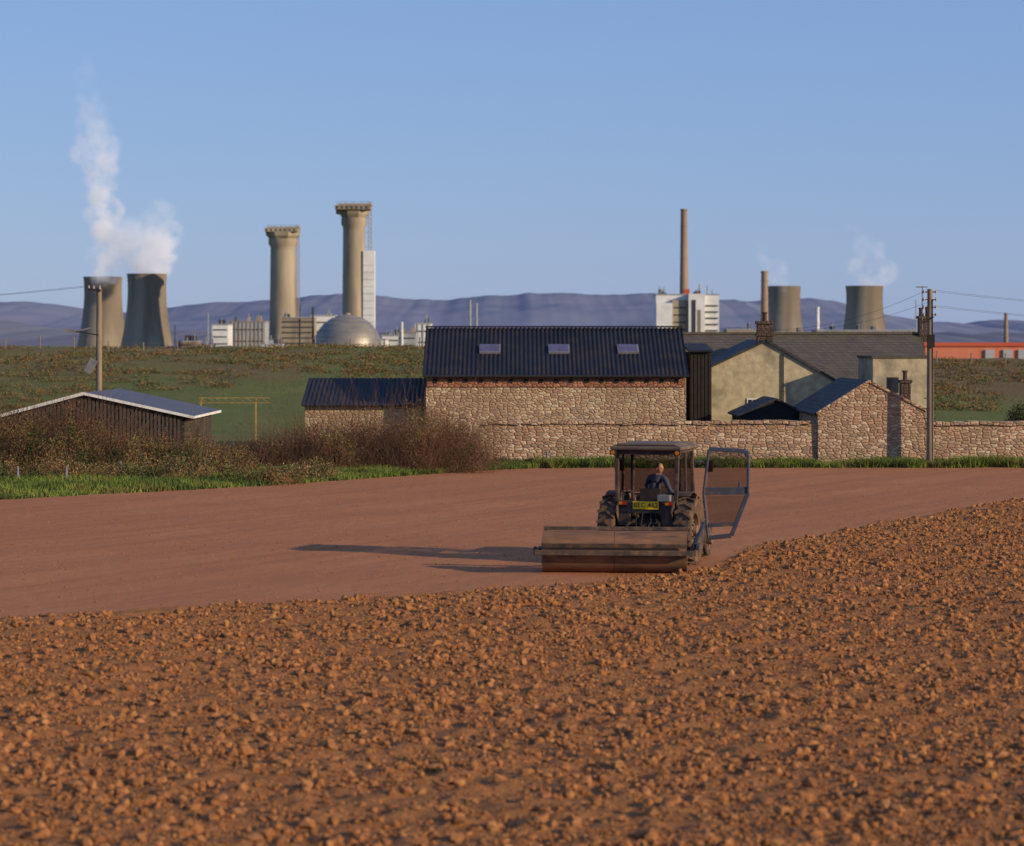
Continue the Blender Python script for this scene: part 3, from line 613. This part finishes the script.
b=B(); rslab(b,(X(738,Yl),Z(417,Yl)),(X(776,Yl),Z(400,Yl)),Yl-.1,Yl+5.1,.08); rslab(b,(X(776,Yl)+.003,Z(400,Yl)),(X(806,Yl),Z(415,Yl)),Yl-.1,Yl+5.1,.08); b.build('roof',[m_slated],e)
Yo=103.3; e=empty('stone_outbuilding',(X(871,Yo),Yo,0)); pl=(X(818,Yo),Z(414,Yo)); pa=(X(869,Yo),Z(382,Yo)); pr=(X(926,Yo),Z(411,Yo))
b=B(); b.prism([(pl[0],-.2),(pr[0],-.2),pr,pa,pl],Yo,Yo+9,0); b.build('walls',[m_wall],e)
b=B(); rslab(b,(pl[0]-.12,pl[1]-.07),(pa[0],pa[1]),Yo+.12,Yo+9.1,.08); rslab(b,(pa[0]+.003,pa[1]),(pr[0]+.12,pr[1]-.05),Yo+.12,Yo+9.1,.08); b.build('roof',[m_slated],e)
b=B(); b.beam((pl[0]-.05,Yo+.05,pl[1]+.02),(pa[0],Yo+.05,pa[1]+.04),.2,.09); b.beam((pa[0],Yo+.05,pa[1]+.04),(pr[0]+.05,Yo+.05,pr[1]+.02),.2,.09); b.build('coping',[m_wall],e)
def fieldwall(xa,xb,Yw,h,seed):
    r=random.Random(seed); b=B(); n=max(4,int((xb-xa)/.4)); vs=[]
    for i in range(n+1):
        x=xa+(xb-xa)*i/n; hh=h+r.uniform(-.035,.035)
        vs+=[(x,Yw,-.2),(x,Yw+.04,hh),(x,Yw+.46,hh),(x,Yw+.5,-.2)]
    fs=[]
    for i in range(n):
        o=4*i
        for k in range(3): fs.append((o+k,o+4+k,o+5+k,o+1+k))
    fs+=[(0,1,2,3),(4*n+3,4*n+2,4*n+1,4*n)]
    b.add(vs,fs,0)
    x=xa
    while x<xb-.3:
        w_=r.uniform(.28,.55); w_=min(w_,xb-x); b.obox((x+w_/2,Yw+.25,h+.06+r.uniform(-.02,.03)),(w_*.96,.6,.13+r.uniform(-.02,.03)),(r.uniform(-.04,.04),r.uniform(-.06,.06),0),0); x+=w_
    return b.build('stone_wall',[m_wall])
fieldwall(X(480,103.3),X(818,103.3)-.01,103.4,Z(424,103.4),1); fieldwall(X(926,103.3)+.01,X(1100,103.3),103.4,Z(425,103.4),2)
# ivy and weeds growing at the wall foot
bl=[]; r=random.Random(77)
for i in range(60):
    x=r.uniform(-1,22); s=r.uniform(.12,.32); bl.append((x,103.1+r.uniform(-.1,.15),.1,s*1.6,.25,s))
leafmass('wall_foot_weeds',bl,16000,.035,[lm_dk,lm_g,lm_y],[.4,.4,.2],seed=51,shell=.3)
Ys=99; e=empty('timber_shed',(X(90,Ys),Ys,0)); pl=(X(-25,Ys),Z(424,Ys)); pa=(X(84,Ys),Z(394.5,Ys)); pr=(X(184,Ys),Z(416,Ys))
b=B(); b.prism([(pl[0]+.1,-.1),(pr[0],-.1),(pr[0],pr[1]-.05),(pa[0],pa[1]-.05),(pl[0]+.1,pl[1]-.05)],Ys,Ys+9,0)
n=52
for i in range(n):
    x=pl[0]+.2+(pr[0]-pl[0]-.3)*i/n; zt=np.interp(x,[pl[0],pa[0],pr[0]],[pl[1],pa[1],pr[1]])-.12; b.box(x,x+.09,Ys-.03,Ys-.002,0,zt,1)
for i in range(40):
    y=Ys+.1+i*.22; b.box(pr[0]+.002,pr[0]+.03,y,y+.12,0,pr[1]-.1,1)
b.build('boarded_walls',[m_tim,M('weathered_board',(.09,.07,.055),(.05,.04,.035),scale=3)],e)
b=B(); rslab(b,(pl[0]-.2,pl[1]-.03),pa,Ys-.12,Ys+9.1,.08); rslab(b,(pa[0]+.003,pa[1]),(pr[0]+.35,pr[1]-.07),Ys-.12,Ys+9.1,.08); b.build('roof',[M('shed_sheet',(.10,.10,.12),(.07,.07,.09),scale=1.5,rough=.6)],e)
b=B(); b.beam((pl[0]-.2,Ys-.16,pl[1]+.0),(pa[0],Ys-.16,pa[1]+.04),.05,.12); b.beam((pa[0],Ys-.16,pa[1]+.04),(pr[0]+.35,Ys-.16,pr[1]-.04),.05,.10); b.beam((pr[0]+.38,Ys-.15,pr[1]-.05),(pr[0]+.38,Ys+9.1,pr[1]-.05),.05,.09); b.build('bargeboards',[m_whp],e)
Yf=110; b=B(); zt=Z(398,Yf); xa=X(201,Yf); xb=X(270,Yf)
for x in (xa,xb-.6): b.box(x-.03,x+.03,Yf,Yf+.06,0,zt,0)
b.box(xa-.1,xb,Yf-.01,Yf+.03,zt-.01,zt+.02,0); b.box(xa-.1,xb,Yf-.01,Yf+.03,zt-.22,zt-.19,0)
for i in range(9): x=xa+i*(xb-xa)/9; b.beam((x,Yf-.03,zt),(x+.25,Yf-.03,zt-.2),.015)
b.build('metal_frame',[M('rusty_yellow',(.40,.28,.08),(.25,.14,.06),scale=5)])
m_pole=M('pole_timber',(.26,.20,.14),(.17,.13,.09),scale=2,stretch=(4,4,.4)); m_ins=M('ceramic',(.35,.3,.28),rough=.3); m_wire=M('wire',(.05,.05,.05))
def pole(px,Y,pyt,seed):
    x=X(px,Y); zt=Z(pyt,Y); e=empty('utility_pole',(x,Y,0)); b=B(); b.cyl((x,Y,-.3),(x,Y,zt),.15,.105,seg=12); b.build('post',[m_pole],e,smooth=True)
    return e,x,zt
e,x,zt=pole(930,102.6,289,1); Y=102.6
b=B()
for i,z in enumerate((zt-.12,zt-.42,zt-.72,zt-1.02)):
    for s in (-1,1): b.cyl((x+s*.05,Y-.02,z),(x+s*.24,Y-.02,z),.02,seg=6,mi=0); b.cyl((x+s*.24,Y-.02,z-.05),(x+s*.24,Y-.02,z+.07),.045,.035,seg=8,mi=1)
b.beam((x-.3,Y-.14,zt-1.35),(x+.12,Y-.14,zt-1.1),.06); b.box(x-.14,x+.14,Y-.3,Y-.13,zt-2.3,zt-1.8,0)
b.cyl((x+.08,Y-.13,0),(x+.08,Y-.11,zt-.4),.018,seg=6,mi=0)
for z in (1.5,1.9,2.3,2.7): b.cyl((x-.25,Y,z),(x+.25,Y,z),.015,seg=6)
b.build('insulators',[m_tim,m_ins],e)
b=B(); b.cyl((x-.3,Y,Z(286,Y)),(x-.3,Y,Z(330,Y)),.02,seg=6); b.cyl((x-.55,Y,Z(287,Y)),(x-.1,Y,Z(287,Y)),.02,seg=6); b.build('service_bracket',[m_frame],e)
RX,RZ=x,zt
e,x,zt=pole(99,108,288,2); Y=108
b=B(); b.beam((x-.45,Y-.14,zt-.05),(x+.1,Y-.14,zt-.1),.08)
for s in (-.4,-.2,.05): b.cyl((x+s,Y-.14,zt-.05),(x+s,Y-.14,zt+.1),.04,seg=8,mi=1)
b.beam((x-1.1,Y-.12,Z(331,Y)),(x,Y-.12,Z(335,Y)),.05); b.obox((x-1.2,Y-.12,Z(330,Y)-.03),(.5,.25,.14),(0,.1,0),2); b.cyl((x-.85,Y-.12,Z(331,Y)),(x-.3,Y-.12,Z(328,Y)),.04,seg=6,mi=2)
b.obox((x-.3,Y-.25,Z(366,Y)),(.3,.25,.6),(0,.5,0),2); b.build('crossarm_and_lamp',[m_tim,m_ins,m_frame],e)
LX,LZ=x,zt
def wire(pa,pb,sag,name='overhead_wire',r=.008):
    b=B(); pa=Vector(pa); pb=Vector(pb); n=24; pts=[pa.lerp(pb,i/n)-Vector((0,0,sag*4*(i/n)*(1-i/n))) for i in range(n+1)]
    for p,q in zip(pts[:-1],pts[1:]): b.cyl(p,q,r,seg=4,caps=False)
    b.build(name,[m_wire])
for s,zo in ((-.24,-.05),(.24,-.05),(-.24,-.65),(.24,-.65)): wire((RX+s,102.6,RZ+zo),(RX+30+s,112,RZ+zo+.2),.9,r=.006)
for s,zo in ((-.24,-.1),(.24,-.4)): wire((RX+s,102.6,RZ+zo),(RX-4.5,127,5.6),.5,r=.006)
for s in (-.4,.05): wire((LX+s,107.86,LZ+.1),(LX-38,118,LZ+.3),1.0)
for px,Y in ((18,89),(66,89.5),(120,92),(205,94),(415,99.8),(548,101.9),(470,100.6)):
    b=B(); x=X(px,Y); b.cyl((x,Y,-.1),(x+random.uniform(-.05,.05),Y,.62+random.random()*.2),.05,.045,seg=8); b.cyl((x,Y,.5),(x+.02,Y-.06,.52),.01,seg=5); b.build('fence_post',[m_frame])
# stock fence along the top of the bank
b=B(); prev=None; r=random.Random(5)
for i in range(34):
    x=-46+i*2.6; Y=196; z0=float(T(x,Y)); h=z0+r.uniform(.75,.9)
    b.cyl((x,Y,z0-.3),(x+r.uniform(-.06,.06),Y,h),.05,seg=6)
    if prev:
        for dz in (.1,.4): b.cyl((prev[0],Y,prev[1]-dz),(x,Y,h-dz),.008,seg=4,caps=False)
    prev=(x,h)
b.build('stock_fence',[m_pole])
# ------------------------------------------------------------ tractor
m_tyre=M('dusty_tyre',(.15,.085,.05),(.045,.035,.03),scale=5,rough=.95); m_rim=M('dusty_rim',(.22,.13,.08),(.13,.085,.06),scale=6,rough=.8)
m_blue=M('dusty_blue_paint',(.025,.035,.075),(.05,.045,.05),scale=4,rough=.5,c3=(.12,.085,.06),s3=1.3,lo=.4,hi=.7)
m_cab=M('dusty_cab',(.075,.048,.034),(.035,.03,.032),scale=3,rough=.7,c3=(.15,.09,.06),s3=1.5); m_blk=M('black_metal',(.018,.016,.015),(.04,.027,.02),scale=8,rough=.7)
m_yel=M('number_plate_yellow',(.88,.56,.02),(.80,.50,.02),scale=8,rough=.5); m_org=M('amber_lens',(.6,.2,.02),rough=.3); m_redl=M('red_lens',(.5,.02,.01),rough=.3)
mg=bpy.data.materials.new('cab_glass'); mg.use_nodes=True; nt=mg.node_tree; nt.nodes.clear(); o=N(nt,'ShaderNodeOutputMaterial'); tr=N(nt,'ShaderNodeBsdfTransparent'); tr.inputs[0].default_value=(.50,.50,.52,1)
gl=N(nt,'ShaderNodeBsdfGlossy'); gl.inputs['Roughness'].default_value=.05; gl.inputs[0].default_value=(.8,.8,.85,1); ms=N(nt,'ShaderNodeMixShader'); ms.inputs[0].default_value=.06
nt.links.new(tr.outputs[0],ms.inputs[1]); nt.links.new(gl.outputs[0],ms.inputs[2]); nt.links.new(ms.outputs[0],o.inputs[0])
YAW=math.radians(17); TX,TY=X(651,57.2),57.2
tr_=empty('tractor',(TX,TY,0),-YAW)
def wheel(name,cx,cy,R,W,rim,side,nl,parent,rot=0):
    b=B(); w=W/2
    b.lathe((cx,cy,R),[(rim,-w*.8),(R*.80,-w),(R*.92,-w*.98),(R*.955,-w*.75),(R*.965,0),(R*.955,w*.75),(R*.92,w*.98),(R*.80,w),(rim,w*.8)],40,0,axis='x')
    b.lathe((cx,cy,R),[(rim,-w*.8),(rim*.94,-w*.7),(rim*.9,0),(rim*.94,w*.7),(rim,w*.8)],40,1,axis='x')
    d=side*w*.15; b.lathe((cx,cy,R),[(rim*.93,d),(rim*.55,d+side*.03),(rim*.4,d+side*.08),(.02,d+side*.08)],32,1,axis='x')
    b.lathe((cx,cy,R),[(.13,d+side*.07),(.12,d+side*.16),(.0,d+side*.17)],16,1,axis='x')
    for i in range(8):
        t=6.283*i/8; b.cyl((cx+d+side*.07,cy+rim*.45*math.cos(t),R+rim*.45*math.sin(t)),(cx+d+side*.1,cy+rim*.45*math.cos(t),R+rim*.45*math.sin(t)),.02,seg=6,mi=2)
    for i in range(nl):
        for s in (-1,1):
            t=6.283*(i+(.5 if s>0 else 0))/nl; rad=Vector((0,math.cos(t),math.sin(t))); tan=Vector((0,-math.sin(t),math.cos(t))); ax=Vector((1,0,0))
            d1=(ax*s+tan*.75).normalized(); d2=rad.cross(d1); Rm=Matrix((d1,d2,rad)).transposed()
            b.obox(Vector((cx,cy,R))+rad*R*.97+ax*s*w*.5,(w*1.25,R*.06,R*.10),Rm,0)
    return b.build(name,[m_tyre,m_rim,m_blk],parent,smooth=False,local=True)
wheel('rear_wheel_left',-.86,0,.74,.38,.40,-1,18,tr_); wheel('rear_wheel_right',.86,0,.74,.38,.40,1,18,tr_)
wheel('front_wheel_left',-.72,2.15,.40,.22,.23,-1,1,tr_); wheel('front_wheel_right',.72,2.15,.40,.22,.23,1,1,tr_)
b=B(); b.cyl((-.8,0,.74),(.8,0,.74),.13,seg=16); b.box(-.28,.28,-.35,.9,.5,1.0); b.box(-.2,.2,.9,2.5,.5,.9)
b.cyl((-.66,2.15,.42),(.66,2.15,.42),.06,seg=10); b.box(-.25,.25,-.45,-.36,.55,.85)
for s in (-1,1):
    b.beam((s*.26,-.3,.55),(s*.40,-1.05,.48),.05,.08); b.beam((s*.22,-.3,.98),(s*.36,-.75,.9),.06,.06); b.cyl((s*.36,-.75,.9),(s*.37,-.8,.5),.02,seg=6)
b.beam((0,-.36,.9),(0,-.9,.85),.05); b.cyl((-.45,-1.02,.48),(.45,-1.02,.48),.03,seg=8); b.box(-.06,.06,-.75,-.3,.42,.5)
b.cyl((0,-.35,.68),(0,-.62,.68),.04,seg=8); b.build('chassis_and_linkage',[m_blk],tr_,bevel=.01,local=True)
b=B(); b.prism([(-.31,.85),(.31,.85),(.31,1.36),(.24,1.46),(-.24,1.46),(-.31,1.36)],1.2,2.75,0); b.box(-.28,.28,2.752,2.80,.88,1.40,1)
for s in (-1,1):
    for i in range(5): b.box(s*.312-.004,s*.312+.004,1.6,2.4,.95+i*.07,.98+i*.07,1)
b.cyl((.2,1.9,1.45),(.2,1.9,2.1),.035,seg=10,mi=1); b.build('bonnet',[m_blue,m_blk],tr_,bevel=.015,local=True)
b=B()
for s in (-1,1):
    xa,xb=s*.60,s*.95
    vs=[];fs=[];n=16
    for i in range(n+1):
        t=math.radians(25+90*i/n)
        for rr in (.81,.835):
            for xx in (xa,xb): vs.append((xx,rr*math.cos(t),.74+rr*math.sin(t)*1.02))
    for i in range(n):
        o=4*i; fs+=[(o,o+1,o+5,o+4),(o+2,o+6,o+7,o+3),(o,o+4,o+6,o+2),(o+1,o+3,o+7,o+5)]
    fs+=[(0,2,3,1),(4*n,4*n+1,4*n+3,4*n+2)]
    b.add(vs,fs,0)
    poly=[(.80*math.cos(math.radians(a)),.74+.80*math.sin(math.radians(a))) for a in range(20,151,10)]+[(-.45,.9),(.5,.9)]
    b.prism(poly,s*.62-.012,s*.62+.012,0,axis='x')
b.build('mudguards',[m_cab],tr_,local=True)
b=B(); cw=.74; y0,y1=-.42,1.14; zt=2.5
for s in (-1,1):
    b.beam((s*.66,y0+.02,1.35),(s*(cw-.06),y0+.08,zt),.085,.085); b.beam((s*.70,y1,.95),(s*(cw-.06),y1-.12,zt),.075,.075); b.beam((s*.72,.28,1.5),(s*(cw-.04),.28,zt),.05,.06)
    b.beam((s*(cw-.06),y0+.05,zt-.03),(s*(cw-.06),y1-.1,zt-.03),.07,.07)
    if s<0: b.beam((s*.69,y0,1.55),(s*.69,y1,1.5),.05,.05)
    b.box(min(s*.5,s*.74),max(s*.5,s*.74),y1-.25,y1,.78,1.0)
b.beam((-.67,y0+.06,zt-.05),(.67,y0+.06,zt-.05),.07,.10); b.beam((-.67,y1-.12,zt-.04),(.67,y1-.12,zt-.04),.07,.08); b.beam((-.66,y1-.02,1.45),(.66,y1-.02,1.45),.06,.06)
b.beam((-.30,y0+.03,1.40),(-.30,y0+.08,zt-.05),.03,.03)
b.box(-.64,.64,y0-.03,y0+.03,1.12,1.40); b.box(-.6,.6,y0,y1,.86,.92); b.box(-.62,.62,y1-.06,y1-.01,.9,1.42)
b.box(-.62,-.34,y0-.06,y0-.031,.85,1.3); b.box(.34,.62,y0-.06,y0-.031,.85,1.3)
b.build('cab_frame',[m_cab],tr_,bevel=.012,local=True)
b=B(); b.box(-.80,.80,y0-.10,y1+.06,zt,zt+.09); b.prism([(-.74,zt+.09),(.74,zt+.09),(.62,zt+.15),(-.62,zt+.15)],y0,y1-.05,0); b.build('cab_roof',[M('dusty_roof',(.17,.115,.08),(.10,.075,.06),scale=2.5,rough=.8)],tr_,bevel=.03,local=True)
b=B(); b.box(-.66,.66,y1-.075,y1-.07,1.5,zt-.08); b.box(-.69,-.685,y0+.1,.25,1.58,zt-.08); b.box(-.69,-.685,.31,y1-.12,1.55,zt-.08); b.build('cab_windows',[mg],tr_,local=True)
b=B()
for s in (-1,1):
    b.box(s*.72-.07,s*.72+.07,y0-.15,y0-.105,zt-.1,zt+.0,0); b.cyl((s*.72,y0-.15,zt-.05),(s*.72,y0-.165,zt-.05),.045,seg=12,mi=1)
    b.box(s*.52-.09,s*.52+.09,-.52,-.481,1.30,1.39,0); b.box(s*.52-.08,s*.52-.0,-.528,-.522,1.31,1.38,1); b.box(s*.52+.005,s*.52+.08,-.528,-.522,1.31,1.38,2)
    b.beam((s*.76,y1,2.1),(s*1.02,y1+.05,2.15),.02); b.obox((s*1.05,y1+.03,2.1),(.16,.03,.26),(0,0,0),0)
b.build('lamps_and_mirrors',[m_blk,m_org,m_redl],tr_,bevel=.006,local=True)
b=B(); b.box(-.29,.29,-.475,-.455,1.215,1.385,0); b.build('number_plate',[m_yel],tr_,local=True)
tc=bpy.data.curves.new('plate_text','FONT'); tc.body='BEC 462'; tc.size=.145; tc.align_x='CENTER'; tc.align_y='CENTER'; tc.extrude=.001; tc.offset=.0005; tc.space_character=1.08; tc.materials.append(m_blk)
to=bpy.data.objects.new('plate_text',tc); scene.collection.objects.link(to); to.parent=tr_; to.location=(0,-.479,1.30); to.rotation_euler=(math.radians(90),0,0)
b=B(); b.box(.30,.58,-.66,-.49,1.40,1.54,1)
for i,x in enumerate((-.18,-.08,.1,.2)): b.cyl((x,-.42,1.15),(x+.03*i,-.66,.95),.014,seg=6,mi=0); b.cyl((x+.03*i,-.66,.95),(x*.3,-1.0,.6),.014,seg=6,mi=0)
b.build('tool_box_and_hoses',[m_blk,m_frame],tr_,bevel=.01,local=True)
b=B(); b.box(-.24,.24,-.02,.44,1.22,1.34,0); b.obox((0,-.06,1.50),(.46,.1,.30),(-.12,0,0),0); b.box(-.1,.1,.05,.3,.92,1.22,0); b.box(-.28,.28,.86,1.06,.92,1.5,0)
b.beam((0,.92,1.35),(0,.74,1.62),.04)
for i in range(20):
    t=6.283*i/20; t2=6.283*(i+1)/20; c=Vector((0,.73,1.64)); u1=Vector((1,0,0)); u2=Vector((0,.75,.66)).normalized()
    b.cyl(c+u1*.2*math.cos(t)+u2*.2*math.sin(t),c+u1*.2*math.cos(t2)+u2*.2*math.sin(t2),.016,seg=6)
for t in (0,2.1,4.2): b.cyl(Vector((0,.73,1.64)),Vector((0,.73,1.64))+u1*.2*math.cos(t)+u2*.2*math.sin(t),.012,seg=5)
b.build('seat_and_steering',[m_blk],tr_,bevel=.01,local=True)
hinge=Vector((.94,1.08,0)); ang=math.radians(8)
du=Vector((math.cos(ang),math.sin(ang),0)); dn=Vector((-du.y,du.x,0))
def D(u,z,n=0): return hinge+du*u+dn*n+Vector((0,0,z))
ol=[(.12,2.48),(.92,2.44),(1.0,2.36),(.99,1.52),(.62,.56),(.10,.50),(.0,1.5)]
b=B()
for (p,q) in zip(ol,ol[1:]+ol[:1]): b.beam(D(*p),D(*q),.05,.10)
b.beam(D(.0,1.54),D(.98,1.56),.05,.17); b.beam(D(.8,1.62),D(.8,1.76),.05,.05); b.beam(D(.10,.78),D(.68,.82),.04,.09)
b.beam(D(-.22,2.2),D(.1,2.2),.045); b.beam(D(-.24,1.3),D(.03,1.3),.045)
b.build('open_door_frame',[M('door_paint',(.05,.065,.105),(.06,.06,.075),scale=5,rough=.5,c3=(.13,.10,.08),s3=1.2)],tr_,bevel=.012,local=True)
b=B(); b.add([D(*p) for p in [(.06,1.60),(.96,1.60),(.97,2.38),(.15,2.42)]],[(0,1,2,3)]); b.add([D(*p) for p in [(.12,.82),(.68,.86),(.94,1.46),(.05,1.45)]],[(0,1,2,3)]); b.build('open_door_glass',[mg],tr_,local=True)
b=B(); b.box(.56,.82,.75,1.05,.42,.46); b.beam((.6,.8,.44),(.6,.8,.9),.03,.05); b.beam((.78,1.0,.44),(.66,1.0,.9),.03,.05); b.build('step',[m_blk],tr_,local=True)
# ------------------------------------------------------------ driver
m_skin=M('skin',(.42,.20,.13),(.36,.16,.10),scale=20,rough=.6); m_cloth=M('work_jacket',(.035,.042,.07),(.055,.055,.075),scale=9,rough=.9); m_trs=M('work_trousers',(.05,.045,.045),rough=.9); m_hair=M('grey_hair',(.10,.08,.065),(.06,.05,.04),scale=40,rough=.8)
def skin(name,pts,edges,rad,mats,matfn=None,parent=None,sub=2,root=0):
    me=bpy.data.meshes.new(name); me.from_pydata(pts,edges,[]); ob=bpy.data.objects.new(name,me); scene.collection.objects.link(ob)
    ob.modifiers.new('skin','SKIN')
    if not me.skin_vertices:
        import bmesh; bm=bmesh.new(); bm.from_mesh(me); bm.verts.layers.skin.verify(); bm.to_mesh(me); bm.free()
    for i,r_ in enumerate(rad):
        rr=r_ if isinstance(r_,tuple) else (r_,r_); me.skin_vertices[0].data[i].radius=rr; me.skin_vertices[0].data[i].use_root=(i==root)
    s=ob.modifiers.new('sub','SUBSURF'); s.levels=sub; s.render_levels=sub
    dg=bpy.context.evaluated_depsgraph_get(); dg.update(); m2=bpy.data.meshes.new_from_object(ob.evaluated_get(dg)); ob.modifiers.clear(); ob.data=m2
    m2.materials.clear()
    for m in mats: m2.materials.append(m)
    for p in m2.polygons:
        p.use_smooth=True
        p.material_index=matfn(p.center) if matfn else 0
    if parent: ob.parent=parent
    return ob
dr=empty('tractor_driver',(TX,TY,0),-YAW)
pts=[(0,.16,1.44),(.03,.15,1.60),(.08,.13,1.78),(.12,.13,1.90),(.14,.13,1.97),
 (-.08,.24,1.87),(-.20,.40,1.66),(-.16,.62,1.68),
 (.31,.04,1.86),(.43,-.03,1.62),(.50,.20,1.50),
 (-.10,.22,1.42),(-.17,.62,1.44),(-.19,.74,1.02),(-.19,.90,.97),
 (.10,.22,1.42),(.17,.62,1.44),(.19,.74,1.02),(.19,.90,.97)]
ed=[(0,1),(1,2),(2,3),(3,4),(3,5),(5,6),(6,7),(3,8),(8,9),(9,10),(0,11),(11,12),(12,13),(13,14),(0,15),(15,16),(16,17),(17,18)]
rd=[(.17,.13),(.16,.12),(.18,.12),(.12,.09),(.06,.06),.075,.055,.036,.075,.055,.036,.10,.075,.05,.045,.10,.075,.05,.045]
def bm_(c):
    if c.z>1.955: return 1
    if c.z<1.47 : return 2
    return 0
skin('body',pts,ed,rd,[m_cloth,m_skin,m_trs],bm_,dr)
def hand(name,wr,fwd,up,thumb_side):
    f=Vector(fwd).normalized(); u=Vector(up).normalized(); s=f.cross(u).normalized()*thumb_side; u=s.cross(f)*thumb_side; w=Vector(wr)
    pts=[w,w+f*.05,w+f*.085]; ed=[(0,1),(1,2)]; rd=[(.028,.022),(.038,.018),(.036,.014)]
    for i,(o,Lg) in enumerate(((.03,.066),(.010,.075),(-.010,.07),(-.03,.055))):
        k=len(pts); p=w+f*.085+s*o; pts+=[p,p+f*Lg*.45-u*.012,p+f*Lg*.70-u*.035,p+f*Lg*.72-u*.058]; ed+=[(2,k),(k,k+1),(k+1,k+2),(k+2,k+3)]; rd+=[.010,.0095,.0085,.007]
    k=len(pts); p=w+f*.03+s*.035; pts+=[p,p+f*.03+s*.025-u*.012,p+f*.055+s*.028-u*.03]; ed+=[(1,k),(k,k+1),(k+1,k+2)]; rd+=[.013,.011,.009]
    return skin(name,[tuple(p) for p in pts],ed,rd,[m_skin],None,dr,1)
hand('hand_left',(-.16,.62,1.68),(.05,.9,.1),(0,-.3,1),1); hand('hand_right',(.50,.20,1.50),(.3,.8,-.3),(.3,0,1),-1)
b=B()
def headmesh():
    n1,n2=28,20; vs=[];fs=[];mi=[]
    for j in range(n2+1):
        ph=math.pi*j/n2
        for i in range(n1):
            th=2*math.pi*i/n1; x=math.sin(ph)*math.cos(th); y=math.sin(ph)*math.sin(th); z=math.cos(ph)
            px,py,pz=x*.078,y*.10,z*.125
            if z<0: px*=1-.28*(-z)**1.4; py*=1-.12*(-z)
            if z<-.2 and y<0: py*=.8
            if y>0:
                g=math.exp(-((x/.16)**2))
                py+= .026*g*math.exp(-((z+.12)/.12)**2)+.008*g*math.exp(-((z+.85)/.15)**2)+.006*math.exp(-((z-.22)/.1)**2)*math.exp(-(x/.5)**2)
                for ex in (-.4,.4): py-=.010*math.exp(-((x-ex)/.16)**2-((z-.06)/.1)**2)
                py-=.004*math.exp(-(x/.3)**2-((z+.48)/.04)**2)
            vs.append((px,py,pz))
    for j in range(n2):
        for i in range(n1):
            a=j*n1+i; c=j*n1+(i+1)%n1; fs.append((a,c,c+n1,a+n1)); cz=math.cos(math.pi*(j+.5)/n2); cy_=math.sin(math.pi*(j+.5)/n2)*math.sin(2*math.pi*(i+.5)/n1)
            mi.append(1 if (cz>.25 and cy_<.30 ) or (cy_<-.1 and cz>-.45) or (abs(cy_)<.25 and cz>.15) else 0)
    return vs,fs,mi
vs,fs,mi=headmesh(); yaw=math.radians(-115); R=Matrix.Rotation(yaw,3,'Z')@Matrix.Rotation(math.radians(-8),3,'X'); hc=Vector((.16,.11,2.08))
b.v=[tuple(hc+R@Vector(v)) for v in vs]; b.f=[tuple(f) for f in fs]; b.m=mi
for s in (-1,1):
    c=Vector((s*.076,-.005,-.01)); ring=[c+Vector((s*.014,-.006+.02*math.cos(t),.032*math.sin(t))) for t in [6.283*k/10 for k in range(10)]]; rin=[c+Vector((-s*.004,.012*math.cos(t)+.004,.022*math.sin(t))) for t in [6.283*k/10 for k in range(10)]]
    b.add([hc+R@p for p in ring+rin],[(k,(k+1)%10,10+(k+1)%10,10+k) for k in range(10)]+[tuple(range(10))],0)
    ec=hc+R@Vector((s*.03,.089,.008)); b.cyl(ec-R@Vector((0,.006,0)),ec+R@Vector((0,.002,0)),.008,seg=8,mi=2); bc=hc+R@Vector((s*.03,.097,.027)); b.obox(bc,(.032,.008,.006),R,1)
mc=hc+R@Vector((0,.088,-.06)); b.obox(mc,(.04,.008,.006),R,3)
b.build('head',[m_skin,m_hair,m_blk,M('lips',(.30,.10,.08))],dr,smooth=True,local=True)
# ------------------------------------------------------------ land roller
m_drum=M('dusty_steel',(.24,.125,.07),(.15,.08,.05),scale=3.5,rough=.9,c3=(.085,.06,.05),s3=1.2,stretch=(.4,2,2),bump=.3,dist=.02,spec=.1); m_rf=M('roller_frame',(.10,.065,.045),(.05,.04,.035),scale=4,rough=.85,c3=(.19,.11,.065),s3=1.2)
RXc,RYc=X(615,54.9),54.9
ro_=empty('land_roller',(RXc,RYc,0),-math.radians(5)); Rr=.44; hw=1.52
b=B()
for a,c in ((-hw,-.005),(.005,hw)):
    b.lathe((0,0,Rr),[(.05,a+.03),(Rr-.03,a+.03),(Rr-.03,a),(Rr,a),(Rr,c),(Rr-.03,c),(Rr-.03,c-.03),(.05,c-.03)],56,0,axis='x')
b.build('drum',[m_drum],ro_,smooth=True,local=True)
b=B()
b.box(-hw-.14,hw+.14,-.62,-.54,.40,.50); b.box(-hw-.14,hw+.14,.54,.62,.40,.50)
for s in (-1,1):
    b.box(s*(hw+.10)-.04,s*(hw+.10)+.04,-.539,.539,.40,.50); b.cyl((s*(hw-.0),0,Rr),(s*(hw+.18),0,Rr),.045,seg=12); b.box(s*(hw+.17)-.03,s*(hw+.17)+.03,-.1,.1,.36,.53)
b.box(-hw-.02,hw+.02,.40,.53,.86,.93); b.beam((-hw+.02,.56,.5),(-hw+.02,.47,.88),.05,.05); b.beam((hw-.02,.56,.5),(hw-.02,.47,.88),.05,.05); b.beam((0,.56,.5),(0,.47,.88),.05,.05)
b.obox((0,-.515,.60),(2*hw,.02,.10),(.35,0,0))
for s in (-1,1): b.beam((s*1.0,.6,.45),(.55,1.55,.52),.07,.08)
b.beam((.55,1.45,.52),(.62,1.85,.52),.06,.05); b.build('frame_and_drawbar',[m_rf],ro_,bevel=.008,local=True)
b=B(); b.beam((hw+.16,.2,.55),(hw+.34,.75,1.0),.06,.08); b.beam((hw+.1,.58,.5),(hw+.34,.75,1.0),.05); b.box(hw+.2,hw+.26,-.5,.5,.52,.60); b.build('end_bracket',[m_blue],ro_,local=True)
